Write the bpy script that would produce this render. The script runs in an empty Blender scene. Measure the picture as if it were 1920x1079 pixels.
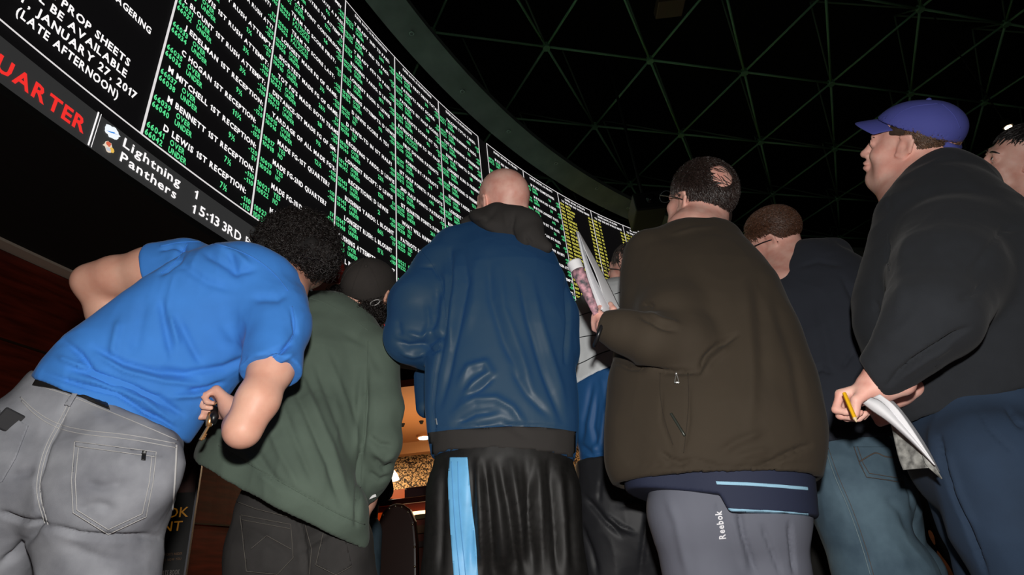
import bpy, bmesh, math, random
import numpy as np
from mathutils import Vector, Matrix
from mathutils.bvhtree import BVHTree
random.seed(7); RNG = np.random.default_rng(7)
SC = bpy.context.scene
COL = SC.collection
PI = math.pi

# ------------------------------------------------------------------ camera
TH, ROLL, FPX, HC = 0.48889, -0.11496, 1091.63, 0.5
CAM = np.array([0, 0, HC])
_fw = np.array([0, math.cos(TH), math.sin(TH)]); _u0 = np.array([0, -math.sin(TH), math.cos(TH)]); _r0 = np.array([1., 0, 0])
_rt = _r0*math.cos(ROLL) + _u0*math.sin(ROLL); _up = -_r0*math.sin(ROLL) + _u0*math.cos(ROLL)
def ray(x, y): return _fw*FPX + _rt*(x-960) - _up*(y-539.5)
def W(x, y, Y):                       # point of the world at forward distance Y seen at photo pixel x, y
    d = ray(x, y); return d*(Y/d[1]) + CAM
def at_height(x, y, z):
    d = ray(x, y); return d*((z-HC)/d[2]) + CAM
def project(P):
    q = P - CAM; z = q@_fw
    return np.stack([960 + FPX*(q@_rt)/z, 539.5 - FPX*(q@_up)/z], -1)
def S(x, y, Y, r):                    # joint with radius r given in pixels at that distance
    p = W(x, y, Y); return (p, r*float((p-CAM)@_fw)/FPX)
def nrm(v):
    v = np.asarray(v, float); return v/(np.linalg.norm(v)+1e-12)

cam_data = bpy.data.cameras.new('camera'); cam = bpy.data.objects.new('camera', cam_data); COL.objects.link(cam)
cam_data.sensor_fit = 'HORIZONTAL'; cam_data.sensor_width = 36; cam_data.lens = 36*FPX/1920; cam_data.clip_end = 200; cam_data.clip_start = .02
M = Matrix(((_rt[0], _up[0], -_fw[0], 0), (_rt[1], _up[1], -_fw[1], 0), (_rt[2], _up[2], -_fw[2], HC), (0, 0, 0, 1)))
cam.matrix_world = M; SC.camera = cam

# ------------------------------------------------------------------ materials
def mat(name, color, rough=.7, metal=0, spec=.5, emit=None, estr=1., bump=None, sheen=0, sheen_col=None, var=None, coat=0, sss=0, dist=.002, weave=None, sheen_rough=.4, tint=None):
    m = bpy.data.materials.new(name); m.use_nodes = True; nt = m.node_tree; b = nt.nodes['Principled BSDF']
    b.inputs['Base Color'].default_value = (*color, 1); b.inputs['Roughness'].default_value = rough
    b.inputs['Metallic'].default_value = metal; b.inputs['Specular IOR Level'].default_value = spec
    b.inputs['Coat Weight'].default_value = coat
    if sheen:
        b.inputs['Sheen Weight'].default_value = sheen; b.inputs['Sheen Roughness'].default_value = sheen_rough
        if sheen_col: b.inputs['Sheen Tint'].default_value = (*sheen_col, 1)
    if sss:
        b.inputs['Subsurface Weight'].default_value = sss; b.inputs['Subsurface Radius'].default_value = (.012, .004, .002); b.inputs['Subsurface Scale'].default_value = 1
    if emit: b.inputs['Emission Color'].default_value = (*emit, 1); b.inputs['Emission Strength'].default_value = estr
    tc = nt.nodes.new('ShaderNodeTexCoord')
    if var:                            # (scale, amount, [second colour], (stretch))
        n = nt.nodes.new('ShaderNodeTexNoise'); n.inputs['Scale'].default_value = var[0]; n.inputs['Detail'].default_value = 6
        if len(var) > 3:
            mp = nt.nodes.new('ShaderNodeMapping'); mp.inputs['Scale'].default_value = var[3]
            nt.links.new(tc.outputs['Object'], mp.inputs['Vector']); nt.links.new(mp.outputs[0], n.inputs['Vector'])
        else: nt.links.new(tc.outputs['Object'], n.inputs['Vector'])
        rp = nt.nodes.new('ShaderNodeValToRGB'); rp.color_ramp.elements[0].position = .32; rp.color_ramp.elements[1].position = .68
        a = var[1]; c2 = var[2] if len(var) > 2 and var[2] else [c*(1-a) for c in color]
        rp.color_ramp.elements[0].color = (*c2, 1)
        rp.color_ramp.elements[1].color = (*[min(1, c*(1+a*.6)) for c in color], 1)
        nt.links.new(n.outputs['Fac'], rp.inputs[0]); nt.links.new(rp.outputs[0], b.inputs['Base Color'])
    if bump:                           # (scale, strength)
        n2 = nt.nodes.new('ShaderNodeTexNoise'); n2.inputs['Scale'].default_value = bump[0]; n2.inputs['Detail'].default_value = 4
        nt.links.new(tc.outputs['Object'], n2.inputs['Vector'])
        bp = nt.nodes.new('ShaderNodeBump'); bp.inputs['Strength'].default_value = bump[1]; bp.inputs['Distance'].default_value = dist
        nt.links.new(n2.outputs['Fac'], bp.inputs['Height']); nt.links.new(bp.outputs[0], b.inputs['Normal'])
    return m
def emis(name, color, s=1.):
    m = bpy.data.materials.new(name); m.use_nodes = True; nt = m.node_tree; nt.nodes.remove(nt.nodes['Principled BSDF'])
    e = nt.nodes.new('ShaderNodeEmission'); e.inputs[0].default_value = (*color, 1); e.inputs[1].default_value = s
    nt.links.new(e.outputs[0], nt.nodes['Material Output'].inputs[0]); return m
def hexc(r, g, b):                    # sRGB 0-255 to linear
    f = lambda c: (c/255/12.92) if c/255 <= .04045 else ((c/255+.055)/1.055)**2.4
    return (f(r), f(g), f(b))

# ------------------------------------------------------------------ object helpers
def link(name, me, m=None, parent=None, smooth=True):
    o = bpy.data.objects.new(name, me); COL.objects.link(o)
    if m is not None and len(me.materials) == 0: me.materials.append(m)
    if smooth and len(me.polygons): me.polygons.foreach_set('use_smooth', [True]*len(me.polygons))
    if parent is not None: o.parent = parent; o.matrix_parent_inverse = Matrix.Translation(parent.location).inverted()
    return o
def pydata(V, F, name='m'):
    me = bpy.data.meshes.new(name); me.from_pydata([tuple(map(float, v)) for v in V], [], [tuple(int(i) for i in f) for f in F]); me.update(); return me
def npmesh(V, Q, name='m'):           # quads
    me = bpy.data.meshes.new(name); V = np.ascontiguousarray(V, np.float32); Q = np.ascontiguousarray(Q, np.int32); k = Q.shape[1]
    me.vertices.add(len(V)); me.vertices.foreach_set('co', V.ravel()); me.loops.add(len(Q)*k); me.loops.foreach_set('vertex_index', Q.ravel())
    me.polygons.add(len(Q)); me.polygons.foreach_set('loop_start', np.arange(0, len(Q)*k, k, dtype=np.int32)); me.polygons.foreach_set('loop_total', np.full(len(Q), k, np.int32))
    me.update(calc_edges=True); me.validate(); return me
def empty(name, loc=(0, 0, 0)):
    o = bpy.data.objects.new(name, None); COL.objects.link(o); o.location = loc; o.empty_display_size = .1; return o
def tag(o, label=None, cat=None, group=None, kind=None):
    if label: o['label'] = label
    if cat: o['category'] = cat
    if group: o['group'] = group
    if kind: o['kind'] = kind
    return o
def struct(o, label=None): o['kind'] = 'structure'; return o
class MB:                             # collects boxes, tubes, rings into one mesh
    def __init__(s): s.V = []; s.F = []
    def add(s, V, F):
        n = len(s.V); s.V += [tuple(v) for v in V]; s.F += [tuple(i+n for i in f) for f in F]; return s
    def box(s, lo, hi, R=None, c=(0, 0, 0)):
        (x0, y0, z0), (x1, y1, z1) = lo, hi
        V = np.array([(x0,y0,z0),(x1,y0,z0),(x1,y1,z0),(x0,y1,z0),(x0,y0,z1),(x1,y0,z1),(x1,y1,z1),(x0,y1,z1)], float)
        if R is not None: V = V@np.asarray(R).T
        V = V + np.asarray(c)
        return s.add(V, [(0,3,2,1),(4,5,6,7),(0,1,5,4),(1,2,6,5),(2,3,7,6),(3,0,4,7)])
    def tube(s, pts, r, n=8, cap=True):
        P = np.array(pts, float); m = len(P); r = np.full(m, r) if np.isscalar(r) else np.array(r)
        T = np.gradient(P, axis=0); T /= np.linalg.norm(T, axis=1)[:, None]+1e-12
        a = nrm(np.cross(T[0], [0.3, .2, 1.])) ; V = []
        for i in range(m):
            a = nrm(a - T[i]*(a@T[i])); b = np.cross(T[i], a)
            for k in range(n):
                t = 2*PI*k/n; V.append(P[i] + r[i]*(math.cos(t)*a + math.sin(t)*b))
        F = [(i*n+k, i*n+(k+1) % n, (i+1)*n+(k+1) % n, (i+1)*n+k) for i in range(m-1) for k in range(n)]
        if cap: F += [tuple(range(n-1, -1, -1)), tuple(range((m-1)*n, m*n))]
        return s.add(V, F)
    def obj(s, name, m, parent=None, smooth=False):
        me = pydata(s.V, s.F, name); return link(name, me, m, parent, smooth)
def bevel(o, w=.004, seg=2):
    md = o.modifiers.new('b', 'BEVEL'); md.width = w; md.segments = seg; md.limit_method = 'ANGLE'; return o

# ------------------------------------------------------------------ signed distance volumes
def ortho(v, a):
    v = np.asarray(v, float); v = v - a*(v@a); return nrm(v)
def cone(A, B, s=1., v=(0, 1, 0)):    # A, B = (point, radius); s = thickness ratio along v
    a, ra = A; b, rb = B; a = np.asarray(a, float); b = np.asarray(b, float); ab = b-a; L2 = ab@ab+1e-12
    vv = ortho(v, ab/math.sqrt(L2)) if s != 1. else None
    m = max(ra, rb)*max(1, s)
    def f(P):
        q = P-a; t = np.clip((q@ab)/L2, 0, 1); c = q - t[..., None]*ab
        if vv is not None: c = c + ((c@vv)*(1/s-1))[..., None]*vv
        return (np.sqrt((c*c).sum(-1)) - (ra+(rb-ra)*t))*min(1, s)
    return (np.minimum(a, b)-m, np.maximum(a, b)+m, f)
def ell(c, r, ax=None):
    c = np.asarray(c, float); r = np.asarray(r, float); A = np.eye(3) if ax is None else np.asarray(ax, float)   # rows = axes
    m = max(r)
    def f(P):
        q = (P-c)@A.T; k0 = np.sqrt(((q/r)**2).sum(-1)); k1 = np.sqrt(((q/r**2)**2).sum(-1))+1e-9
        return k0*(k0-1)/k1
    return (c-m, c+m, f)
def chain(js, s=1., v=(0, 1, 0)): return [cone(js[i], js[i+1], s, v) for i in range(len(js)-1)]
class Vol:
    def __init__(self, prims_for_bounds, h=.006, pad=.03):
        lo = np.min([p[0] for p in prims_for_bounds], 0)-pad; hi = np.max([p[1] for p in prims_for_bounds], 0)+pad
        self.lo = lo; self.h = h; self.n = np.ceil((hi-lo)/h).astype(int)+1; self.F = np.full(self.n, .2, np.float32)
    def sl(self, lo, hi, mg):
        i0 = np.clip(np.floor((lo-mg-self.lo)/self.h).astype(int), 0, self.n); i1 = np.clip(np.ceil((hi+mg-self.lo)/self.h).astype(int)+1, 0, self.n)
        return i0, i1
    def pts(self, i0, i1):
        ax = [self.lo[k]+self.h*np.arange(i0[k], i1[k]) for k in range(3)]
        return np.stack(np.meshgrid(*ax, indexing='ij'), -1)
    def add(self, p, k=.03):
        i0, i1 = self.sl(p[0], p[1], k+self.h*3)
        if (i1 <= i0).any(): return
        P = self.pts(i0, i1); d = p[2](P).astype(np.float32); s = tuple(slice(a, b) for a, b in zip(i0, i1)); F = self.F[s]
        h = np.maximum(k-np.abs(F-d), 0)/k if k > 0 else 0
        self.F[s] = np.minimum(F, d) - h*h*k*.25
    def sub(self, p, k=.01):
        i0, i1 = self.sl(p[0], p[1], k+self.h*3)
        if (i1 <= i0).any(): return
        P = self.pts(i0, i1); d = -p[2](P).astype(np.float32); s = tuple(slice(a, b) for a, b in zip(i0, i1)); F = self.F[s]
        h = np.maximum(k-np.abs(F-d), 0)/k
        self.F[s] = np.maximum(F, d) + h*h*k*.25
    def clip(self, fn, k=.006):       # keep where fn(P) < 0
        P = self.pts(np.zeros(3, int), self.n); d = fn(P).astype(np.float32); h = np.maximum(k-np.abs(self.F-d), 0)/k
        self.F = np.maximum(self.F, d) + h*h*k*.25
    def hollow(self, fn, th=.012):    # carve out the inside where fn(P) < 0
        P = self.pts(np.zeros(3, int), self.n); d = fn(P).astype(np.float32)
        inner = np.maximum(self.F+th, d); self.F = np.maximum(self.F, -inner)
    def surf(self, smooth=2):
        F = self.F; n = np.array(F.shape); I = F < 0
        I[0], I[-1], I[:, 0], I[:, -1], I[:, :, 0], I[:, :, -1] = (False,)*6
        F = np.where(I, np.minimum(F, -1e-6), np.maximum(F, 1e-6))
        c = np.zeros(n-1, np.int8)
        for dx in (0, 1):
            for dy in (0, 1):
                for dz in (0, 1): c += I[dx:n[0]-1+dx, dy:n[1]-1+dy, dz:n[2]-1+dz]
        act = (c > 0) & (c < 8); idx = np.argwhere(act); N = len(idx)
        vid = np.full(act.shape, -1, np.int32); vid[act] = np.arange(N)
        acc = np.zeros((N, 3)); cnt = np.zeros(N)
        cor = [(a, b, d) for a in (0, 1) for b in (0, 1) for d in (0, 1)]
        val = {k: F[idx[:, 0]+k[0], idx[:, 1]+k[1], idx[:, 2]+k[2]] for k in cor}
        for a in cor:
            for ax in range(3):
                if a[ax] == 0:
                    b = list(a); b[ax] = 1; b = tuple(b); fa, fb = val[a], val[b]; m = (fa < 0) != (fb < 0)
                    t = np.where(m, fa/(fa-fb+1e-20), 0); p = np.array(a, float)[None].repeat(N, 0); p[:, ax] += t
                    acc[m] += p[m]; cnt[m] += 1
        V = self.lo + self.h*(idx + acc/np.maximum(cnt, 1)[:, None])
        Q = []
        for ax in range(3):
            o = [k for k in range(3) if k != ax]
            sa = [slice(1, -1)]*3; sa[ax] = slice(0, -1); sb = list(sa); sb[ax] = slice(1, None)
            A = I[tuple(sa)]; B = I[tuple(sb)]; m = A != B; e = np.argwhere(m); e[:, o[0]] += 1; e[:, o[1]] += 1; fl = A[m]
            def cell(d0, d1):
                q = e.copy(); q[:, o[0]] -= d0; q[:, o[1]] -= d1; return vid[q[:, 0], q[:, 1], q[:, 2]]
            q = np.stack([cell(1, 1), cell(0, 1), cell(0, 0), cell(1, 0)], -1)
            if ax == 1: fl = ~fl
            q[~fl] = q[~fl][:, ::-1]; Q.append(q)
        Q = np.concatenate(Q)
        V = lap(V, Q, smooth); return V, Q
def lap(V, Q, it, lam=.5):
    if not it: return V
    N = len(V); E = np.concatenate([Q[:, [i, (i+1) % Q.shape[1]]] for i in range(Q.shape[1])]); a, b = E[:, 0], E[:, 1]; deg = np.bincount(a, minlength=N)+np.bincount(b, minlength=N)
    for k in range(it*2):
        l = lam if k % 2 == 0 else -lam*.96
        S_ = np.stack([np.bincount(a, V[b, i], N)+np.bincount(b, V[a, i], N) for i in range(3)], -1)/np.maximum(deg, 1)[:, None]
        V = V + l*(S_-V)
    return V
def normals(V, Q):
    n = np.cross(V[Q[:, 2]]-V[Q[:, 0]], V[Q[:, 3]]-V[Q[:, 1]]) if Q.shape[1] == 4 else np.cross(V[Q[:, 1]]-V[Q[:, 0]], V[Q[:, 2]]-V[Q[:, 0]])
    N = np.zeros_like(V)
    for i in range(Q.shape[1]):
        for k in range(3): N[:, k] += np.bincount(Q[:, i], n[:, k], len(V))
    return N/(np.linalg.norm(N, axis=1)[:, None]+1e-12)
_perm = RNG.random(4096)
def vnoise(P):                        # smooth value noise in -1..1
    i = np.floor(P).astype(np.int64); f = P-i; f = f*f*f*(f*(f*6-15)+10); r = 0
    for dx in (0, 1):
        for dy in (0, 1):
            for dz in (0, 1):
                h = _perm[((i[:, 0]+dx)*73856093 ^ (i[:, 1]+dy)*19349663 ^ (i[:, 2]+dz)*83492791) & 4095]
                r = r + h*(f[:, 0] if dx else 1-f[:, 0])*(f[:, 1] if dy else 1-f[:, 1])*(f[:, 2] if dz else 1-f[:, 2])
    return r*2-1
def sculpt(V, Q, strokes=(), noise=()):
    """noise: (amp, (sx,sy,sz)) wrinkles; strokes: (pixel polyline, width px, amp m) creases laid on the side seen."""
    N = normals(V, Q); D = np.zeros(len(V)); WP = V + .035*np.stack([vnoise(V*7+k*31.) for k in range(3)], -1)
    for amp, sc in noise:
        D += amp*1.7*(.55-np.abs(vnoise(WP*np.array(sc)+13.7*len(strokes)))**.8-.35*np.abs(vnoise(WP*np.array(sc)*2.1+3.3))) if amp > 0 else -amp*vnoise(V*np.array(sc)+5.1)
    if strokes:
        q = project(V); vd = V-CAM; vd /= np.linalg.norm(vd, axis=1)[:, None]; fac = np.clip(-(N*vd).sum(1)*2.5+.1, 0, 1)
        for st in strokes:
            pts, w, amp = st[:3]; w = w*.85; amp = amp*1.35; ends = st[3] if len(st) > 3 else True
            pts = np.array(pts, float); lo = pts.min(0)-3*w; hi = pts.max(0)+3*w
            m = np.where((q[:, 0] > lo[0]) & (q[:, 0] < hi[0]) & (q[:, 1] > lo[1]) & (q[:, 1] < hi[1]) & (fac > 0))[0]
            if not len(m): continue
            qq = q[m]; best = np.full(len(m), 1e9); tt = np.zeros(len(m)); L = np.r_[0, np.cumsum(np.linalg.norm(np.diff(pts, axis=0), axis=1))]
            for i in range(len(pts)-1):
                ab = pts[i+1]-pts[i]; t = np.clip(((qq-pts[i])@ab)/(ab@ab+1e-9), 0, 1); d = np.linalg.norm(qq-pts[i]-t[:, None]*ab, axis=1)
                u = (L[i]+t*(L[i+1]-L[i]))/L[-1]; b = d < best; best[b] = d[b]; tt[b] = u[b]
            e = np.clip(np.minimum(tt, 1-tt)*4+.25, 0, 1) if ends else 1
            D[m] += amp*np.exp(-(best/w)**2)*e*fac[m]
    return V + N*D[:, None]
def bvh_of(V, Q): return BVHTree.FromPolygons([Vector(v) for v in V.tolist()], Q.tolist())
def hit(bvh, x, y, off=.002):
    d = nrm(ray(x, y)); h = bvh.ray_cast(Vector(CAM), Vector(d))
    if h[0] is None: return None
    return np.array(h[0]) - d*off
def interp(pts, step):
    pts = np.array(pts, float); out = [pts[0]]
    for a, b in zip(pts[:-1], pts[1:]):
        n = max(1, int(np.linalg.norm(b-a)/step)); out += [a+(b-a)*k/n for k in range(1, n+1)]
    return np.array(out)
def smoothline(pts, k=2):
    pts = np.array(pts, float)
    for _ in range(k):
        q = [pts[0]]
        for a, b in zip(pts[:-1], pts[1:]): q += [a*.75+b*.25, a*.25+b*.75]
        pts = np.array(q+[pts[-1]])
    return pts
def seam(bvhs, pts, r, name, m, parent, dash=0, sm=True, off=.0006):
    """sewn line: a thin thread that follows the cloth"""
    if sm: pts = smoothline(pts)
    P = [hit(bvhs, x, y, off) for x, y in interp(pts, 2.5)]; P = [p for p in P if p is not None]
    if len(P) < 2: return None
    mb = MB(); runs = [[P[0]]]
    for p in P[1:]:
        if np.linalg.norm(p-runs[-1][-1]) > .03: runs.append([])
        runs[-1].append(p)
    for rn in runs:
        if len(rn) < 2: continue
        if dash:
            for i in range(0, len(rn)-1, 2): mb.tube(rn[i:i+2], r, 5)
        else: mb.tube(rn, r, 5)
    return mb.obj(name, m, parent, True) if mb.V else None
def patch(bvh, poly, name, m, parent, off=.003, step=4, thick=.003):
    """a cloth piece (pocket, stripe, band) sewn on the surface below it"""
    from mathutils.geometry import delaunay_2d_cdt
    B = interp(list(poly)+[poly[0]], step)[:-1]; lo = B.min(0); hi = B.max(0)
    G = [(x, y) for x in np.arange(lo[0]+step/2, hi[0], step) for y in np.arange(lo[1]+step/2, hi[1], step)]
    nb = len(B); r = delaunay_2d_cdt([Vector(p) for p in B.tolist()+[list(g) for g in G]], [], [list(range(nb))], 1, .01)
    V2, F = r[0], r[2]; P = []; ok = []
    last = None
    for v in V2:
        h = hit(bvh, v[0], v[1], off); ok.append(h is not None); P.append(h if h is not None else np.zeros(3))
    med = np.median([np.linalg.norm(p-CAM) for p, k in zip(P, ok) if k]) if any(ok) else 0
    ok = [k and abs(np.linalg.norm(p-CAM)-med) < .6 for p, k in zip(P, ok)]
    F = [f for f in F if all(ok[i] for i in f) and max(np.linalg.norm(P[f[0]]-P[f[1]]), np.linalg.norm(P[f[1]]-P[f[2]])) < .08]
    if not F: return None
    used = sorted({i for f in F for i in f}); mp = {u: i for i, u in enumerate(used)}
    me = pydata([P[u] for u in used], [[mp[i] for i in f] for f in F], name); bm = bmesh.new(); bm.from_mesh(me)
    bmesh.ops.recalc_face_normals(bm, faces=bm.faces)
    if sum((f.normal.dot(Vector(CAM)-f.calc_center_median()) for f in bm.faces)) < 0: bmesh.ops.reverse_faces(bm, faces=bm.faces)
    bm.to_mesh(me); bm.free(); o = link(name, me, m, parent)
    md = o.modifiers.new('s', 'SOLIDIFY'); md.thickness = thick; md.offset = -1; return o

# ------------------------------------------------------------------ lettering (built-in font) as flat outlines
_glyph = {}
def glyph(ch, bold=.018):
    if (ch, bold) in _glyph: return _glyph[(ch, bold)]
    if ch == '1':                      # a numeral one with a flag
        h = glyph('H', bold)[0][:, 1]; t = h.max(); b = h.min(); w = .115+bold*1.6
        _glyph[(ch, bold)] = (np.array([(.2-w, b), (.2, b), (.2, t), (.2-w*.75, t), (.2-w, t-.1), (.2-w-.13, t-.17), (.2-w-.13, t-.27), (.2-w, t-.22)]), [(0, 1, 2, 3, 4, 7), (4, 5, 6, 7)]); return _glyph[(ch, bold)]
    cu = bpy.data.curves.new('g', 'FONT'); cu.body = ch; cu.offset = bold; cu.resolution_u = 2; o = bpy.data.objects.new('g', cu); COL.objects.link(o)
    me = bpy.data.meshes.new_from_object(o.evaluated_get(bpy.context.evaluated_depsgraph_get())); V = np.array([v.co[:2] for v in me.vertices]).reshape(-1, 2); F = [tuple(p.vertices) for p in me.polygons]
    bpy.data.objects.remove(o); bpy.data.curves.remove(cu); bpy.data.meshes.remove(me); _glyph[(ch, bold)] = (V, F); return V, F
def _caph(bold):
    V, _ = glyph('H', bold); return V[:, 1].max()-V[:, 1].min()
def text2d(s, cap, width=None, bold=.018, sp=.1, space=.38):
    """2-D outline of a line of text with capital height cap (and total width, if given)"""
    V = []; F = []; x = 0; ch0 = _caph(bold)
    for c in s:
        if c == ' ': x += space; continue
        g, f = glyph(c, bold)
        if not len(g): continue
        x0 = g[:, 0].min(); n = len(V)
        w = g[:, 0].max()-x0
        V += [(a-x0+x, b) for a, b in g]; F += [tuple(i+n for i in q) for q in f]; x += w+sp
    V = np.array(V); V[:, 1] *= cap/ch0; V[:, 0] *= (width/(x-sp)) if width else cap/ch0
    return V, F
# ------------------------------------------------------------------ the hall
R0 = 18.; CX, CY = .82034*18, -.060706*18; PHI0 = -1.32692; DCOL = .066488*18; GAP = .015*18
ZB, ZT = .190841*18+HC, .449065*18+HC; ZK1, ZK0 = .184605*18+HC, .167484*18+HC
def cyl(u, z, r=R0):
    ph = PHI0 + np.asarray(u)/R0
    return np.stack([CX+r*np.sin(ph), CY+r*np.cos(ph), np.broadcast_to(z, ph.shape)], -1)
def ring(name, u0, u1, prof, m, parent=None, n=140, close=True, smooth=False):
    """sweep a closed (radius, height) profile round the screen's arc"""
    us = np.linspace(u0, u1, n); k = len(prof); V = []
    for u in us:
        for r, z in prof: V.append(cyl(u, z, r))
    F = [(i*k+j, (i+1)*k+j, (i+1)*k+(j+1) % k, i*k+(j+1) % k) for i in range(n-1) for j in range(k if close else k-1)]
    if close: F += [tuple(range(k)), tuple(range(n*k-1, (n-1)*k-1, -1))]
    bm = bmesh.new(); me = pydata(V, F); bm.from_mesh(me); bmesh.ops.recalc_face_normals(bm, faces=bm.faces); bm.to_mesh(me); bm.free()
    return link(name, me, m, parent, smooth)
m_black = mat('black_paint', (.006, .006, .006), .85)
m_panel = mat('screen_black', (.0045, .0045, .005), .95, spec=.05, emit=(.006, .0055, .006), estr=.6)
m_fascia = mat('fascia_grey', (.22, .27, .25), .75, var=(2., .2))
m_wood = mat('mahogany', hexc(112, 38, 22), .38, var=(3., .45, None, (1, 1, 8)), bump=(40, .15))
m_trim = mat('brushed_trim', hexc(220, 205, 190), .5)
m_carpet = mat('carpet', hexc(60, 35, 30), .95, var=(6, .5), bump=(300, .6))
m_ceil = mat('ceiling_black', (.004, .004, .004), .95)
m_beam = mat('truss_green', hexc(132, 188, 144), .6)

fl = MB().box((-14, -6, -.1), (34, 34, 0)).obj('floor', m_carpet); struct(fl)
ce = MB().box((-14, -6, 12.5), (34, 34, 12.6)).obj('ceiling', m_ceil); struct(ce)
w = ring('wall_upper', -9, 26, [(18.35, ZT+.1), (18.6, ZT+.1), (18.6, 9.1), (18.35, 9.1)], m_black); struct(w)
w = ring('wall_outer', -24, 44, [(27., 0), (27.2, 0), (27.2, 12.5), (27., 12.5)], m_black, n=60); struct(w)
# soffit under the screen and wood wall behind it
sf = ring('trim_1', -7, 30, [(17.98, 3.44), (17.98, ZK0-.01), (18.5, ZK0-.01), (18.5, ZK0+.02), (19.8, ZK0+.02), (19.8, 3.49), (18.2, 3.44)], m_black); struct(sf)
def wu(x, y, R=19.53):
    d = ray(x, y); a = d[0]**2+d[1]**2; b = -2*(d[0]*CX+d[1]*CY); c = CX*CX+CY*CY-R*R; t = (-b+math.sqrt(b*b-4*a*c))/2/a; P = d*t+CAM
    return (math.atan2(P[0]-CX, P[1]-CY)-PHI0)*R0, P[2]
U_END = wu(560, 900)[0]
ww = ring('wall_left', -7, U_END, [(19.53, 0), (19.8, 0), (19.8, 3.44), (19.53, 3.44)], m_wood, n=60); struct(ww)
tr = ring('trim_2', -7, U_END, [(19.42, 3.455), (19.42, 3.53), (19.55, 3.53), (19.55, 3.455)], m_trim, n=60); struct(tr)
for i, z in enumerate((2.72, 1.48)):
    g = ring('trim_%d' % (i+3), -7, U_END, [(19.515, z-.008), (19.515, z+.008), (19.54, z+.008), (19.54, z-.008)], mat('seam_strip', hexc(52, 34, 24), .4), n=60); struct(g)
# fascia ring over the screen
RI, ZI, RO, ZO = .98637*18, .449586*18+HC, .96006*18, .457195*18+HC
fa = empty('overhead_fascia', tuple(cyl(6, ZI, RI))); tag(fa, 'dark grey curved band hanging above the top of the betting screen', 'fascia')
ring('band', -9, 26, [(RI, ZI), (RO, ZO), (RO, ZO+.12), (RO+.1, ZO+.2), (RI+.1, ZI+.3)], m_fascia, fa, 200)
m_ringw = mat('bolt_metal', hexc(170, 190, 180), .35, .6)
def on_fascia(x, y):
    # intersect with the tilted band
    for r in np.linspace(RO, RI, 60):
        z = ZO+(ZI-ZO)*(r-RO)/(RI-RO); u, zz = wu(x, y, r)
        if abs(zz-z) < .03: return u, z, r
    return None
for x, y in [(772, 63), (867, 172), (954, 247), (1043, 307), (1119, 354), (1178, 391)]:
    h = on_fascia(x, y)
    if h is None: continue
    u, z, r = h; c = cyl(u, z-.012, r); mb = MB(); t = nrm(cyl(u+.01, z, r)-c+np.array([0, 0, -.012])); rr = nrm(np.array([CX, CY, z])-c)
    mb.tube([c+.035*(math.cos(a)*t+math.sin(a)*rr) for a in np.linspace(0, 2*PI, 15)], .009, 6); mb.obj('bolt_ring', m_ringw, fa, True)

# ------------------------------------------------------------------ LED screen
bd = empty('betting_screen', tuple(cyl(4, ZK0, R0))); tag(bd, 'huge curved black screen filled with green and white betting lines', 'screen')
ring('panel', -9, 25, [(R0+.02, ZK1), (R0+.02, ZT+.02), (18.5, ZT+.02), (18.5, ZK1)], m_panel, bd, 220)
m_white = emis('led_white', (1, .97, .97), 1.0); m_green = emis('led_green', (.095, .70, .26), 1.1); m_yel = emis('led_yellow', (.85, .78, .12), .95); m_red = emis('led_red', (1., .035, .03), .9)
m_line = emis('led_line', (.9, .86, .86), .85)
for m_ in (m_white, m_green, m_yel, m_red, m_line): m_.cycles.emission_sampling = 'FRONT'
def bar(mb, u0, z0, u1, z1, w, r=R0):
    if abs(z1-z0) > abs(u1-u0): q = [(u0-w/2, z0), (u0+w/2, z0), (u0+w/2, z1), (u0-w/2, z1)]; mb.add([cyl(a, b, r) for a, b in q], [(0, 3, 2, 1)])
    else:
        us = np.linspace(u0, u1, max(2, int((u1-u0)/.15))); V = []
        for u in us: V += [cyl(u, z0-w/2, r), cyl(u, z0+w/2, r)]
        mb.add(V, [(2*i, 2*i+1, 2*i+3, 2*i+2) for i in range(len(us)-1)])
gl = MB()
seps = [k*DCOL for k in range(0, 6)] + [5*DCOL+GAP+k*DCOL for k in range(0, 8)]
for u in seps: bar(gl, u, ZB, u, ZT, .022)
bar(gl, 0, ZT, 5*DCOL, ZT, .02); bar(gl, 5*DCOL+GAP, ZT, seps[-1], ZT, .02)
bar(gl, 0, ZB, 5*DCOL, ZB, .016); bar(gl, 5*DCOL+GAP, ZB, seps[-1], ZB, .016); bar(gl, -6, ZB, 0, ZB, .014)
gl.obj('grid_lines', m_line, bd)
def put(mb, s, u, z, cap, width=None, align='l', bold=.03, r=R0-.004):
    V, F = text2d(s, cap, width, bold); w_ = V[:, 0].max()
    x0 = u if align == 'l' else (u-w_ if align == 'r' else u-w_/2)
    P = cyl(V[:, 0]+x0, 0., r); P[:, 2] = V[:, 1]+z
    mb.add(P, [f[::-1] for f in F])
PT = .298; QB = 4.117
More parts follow.
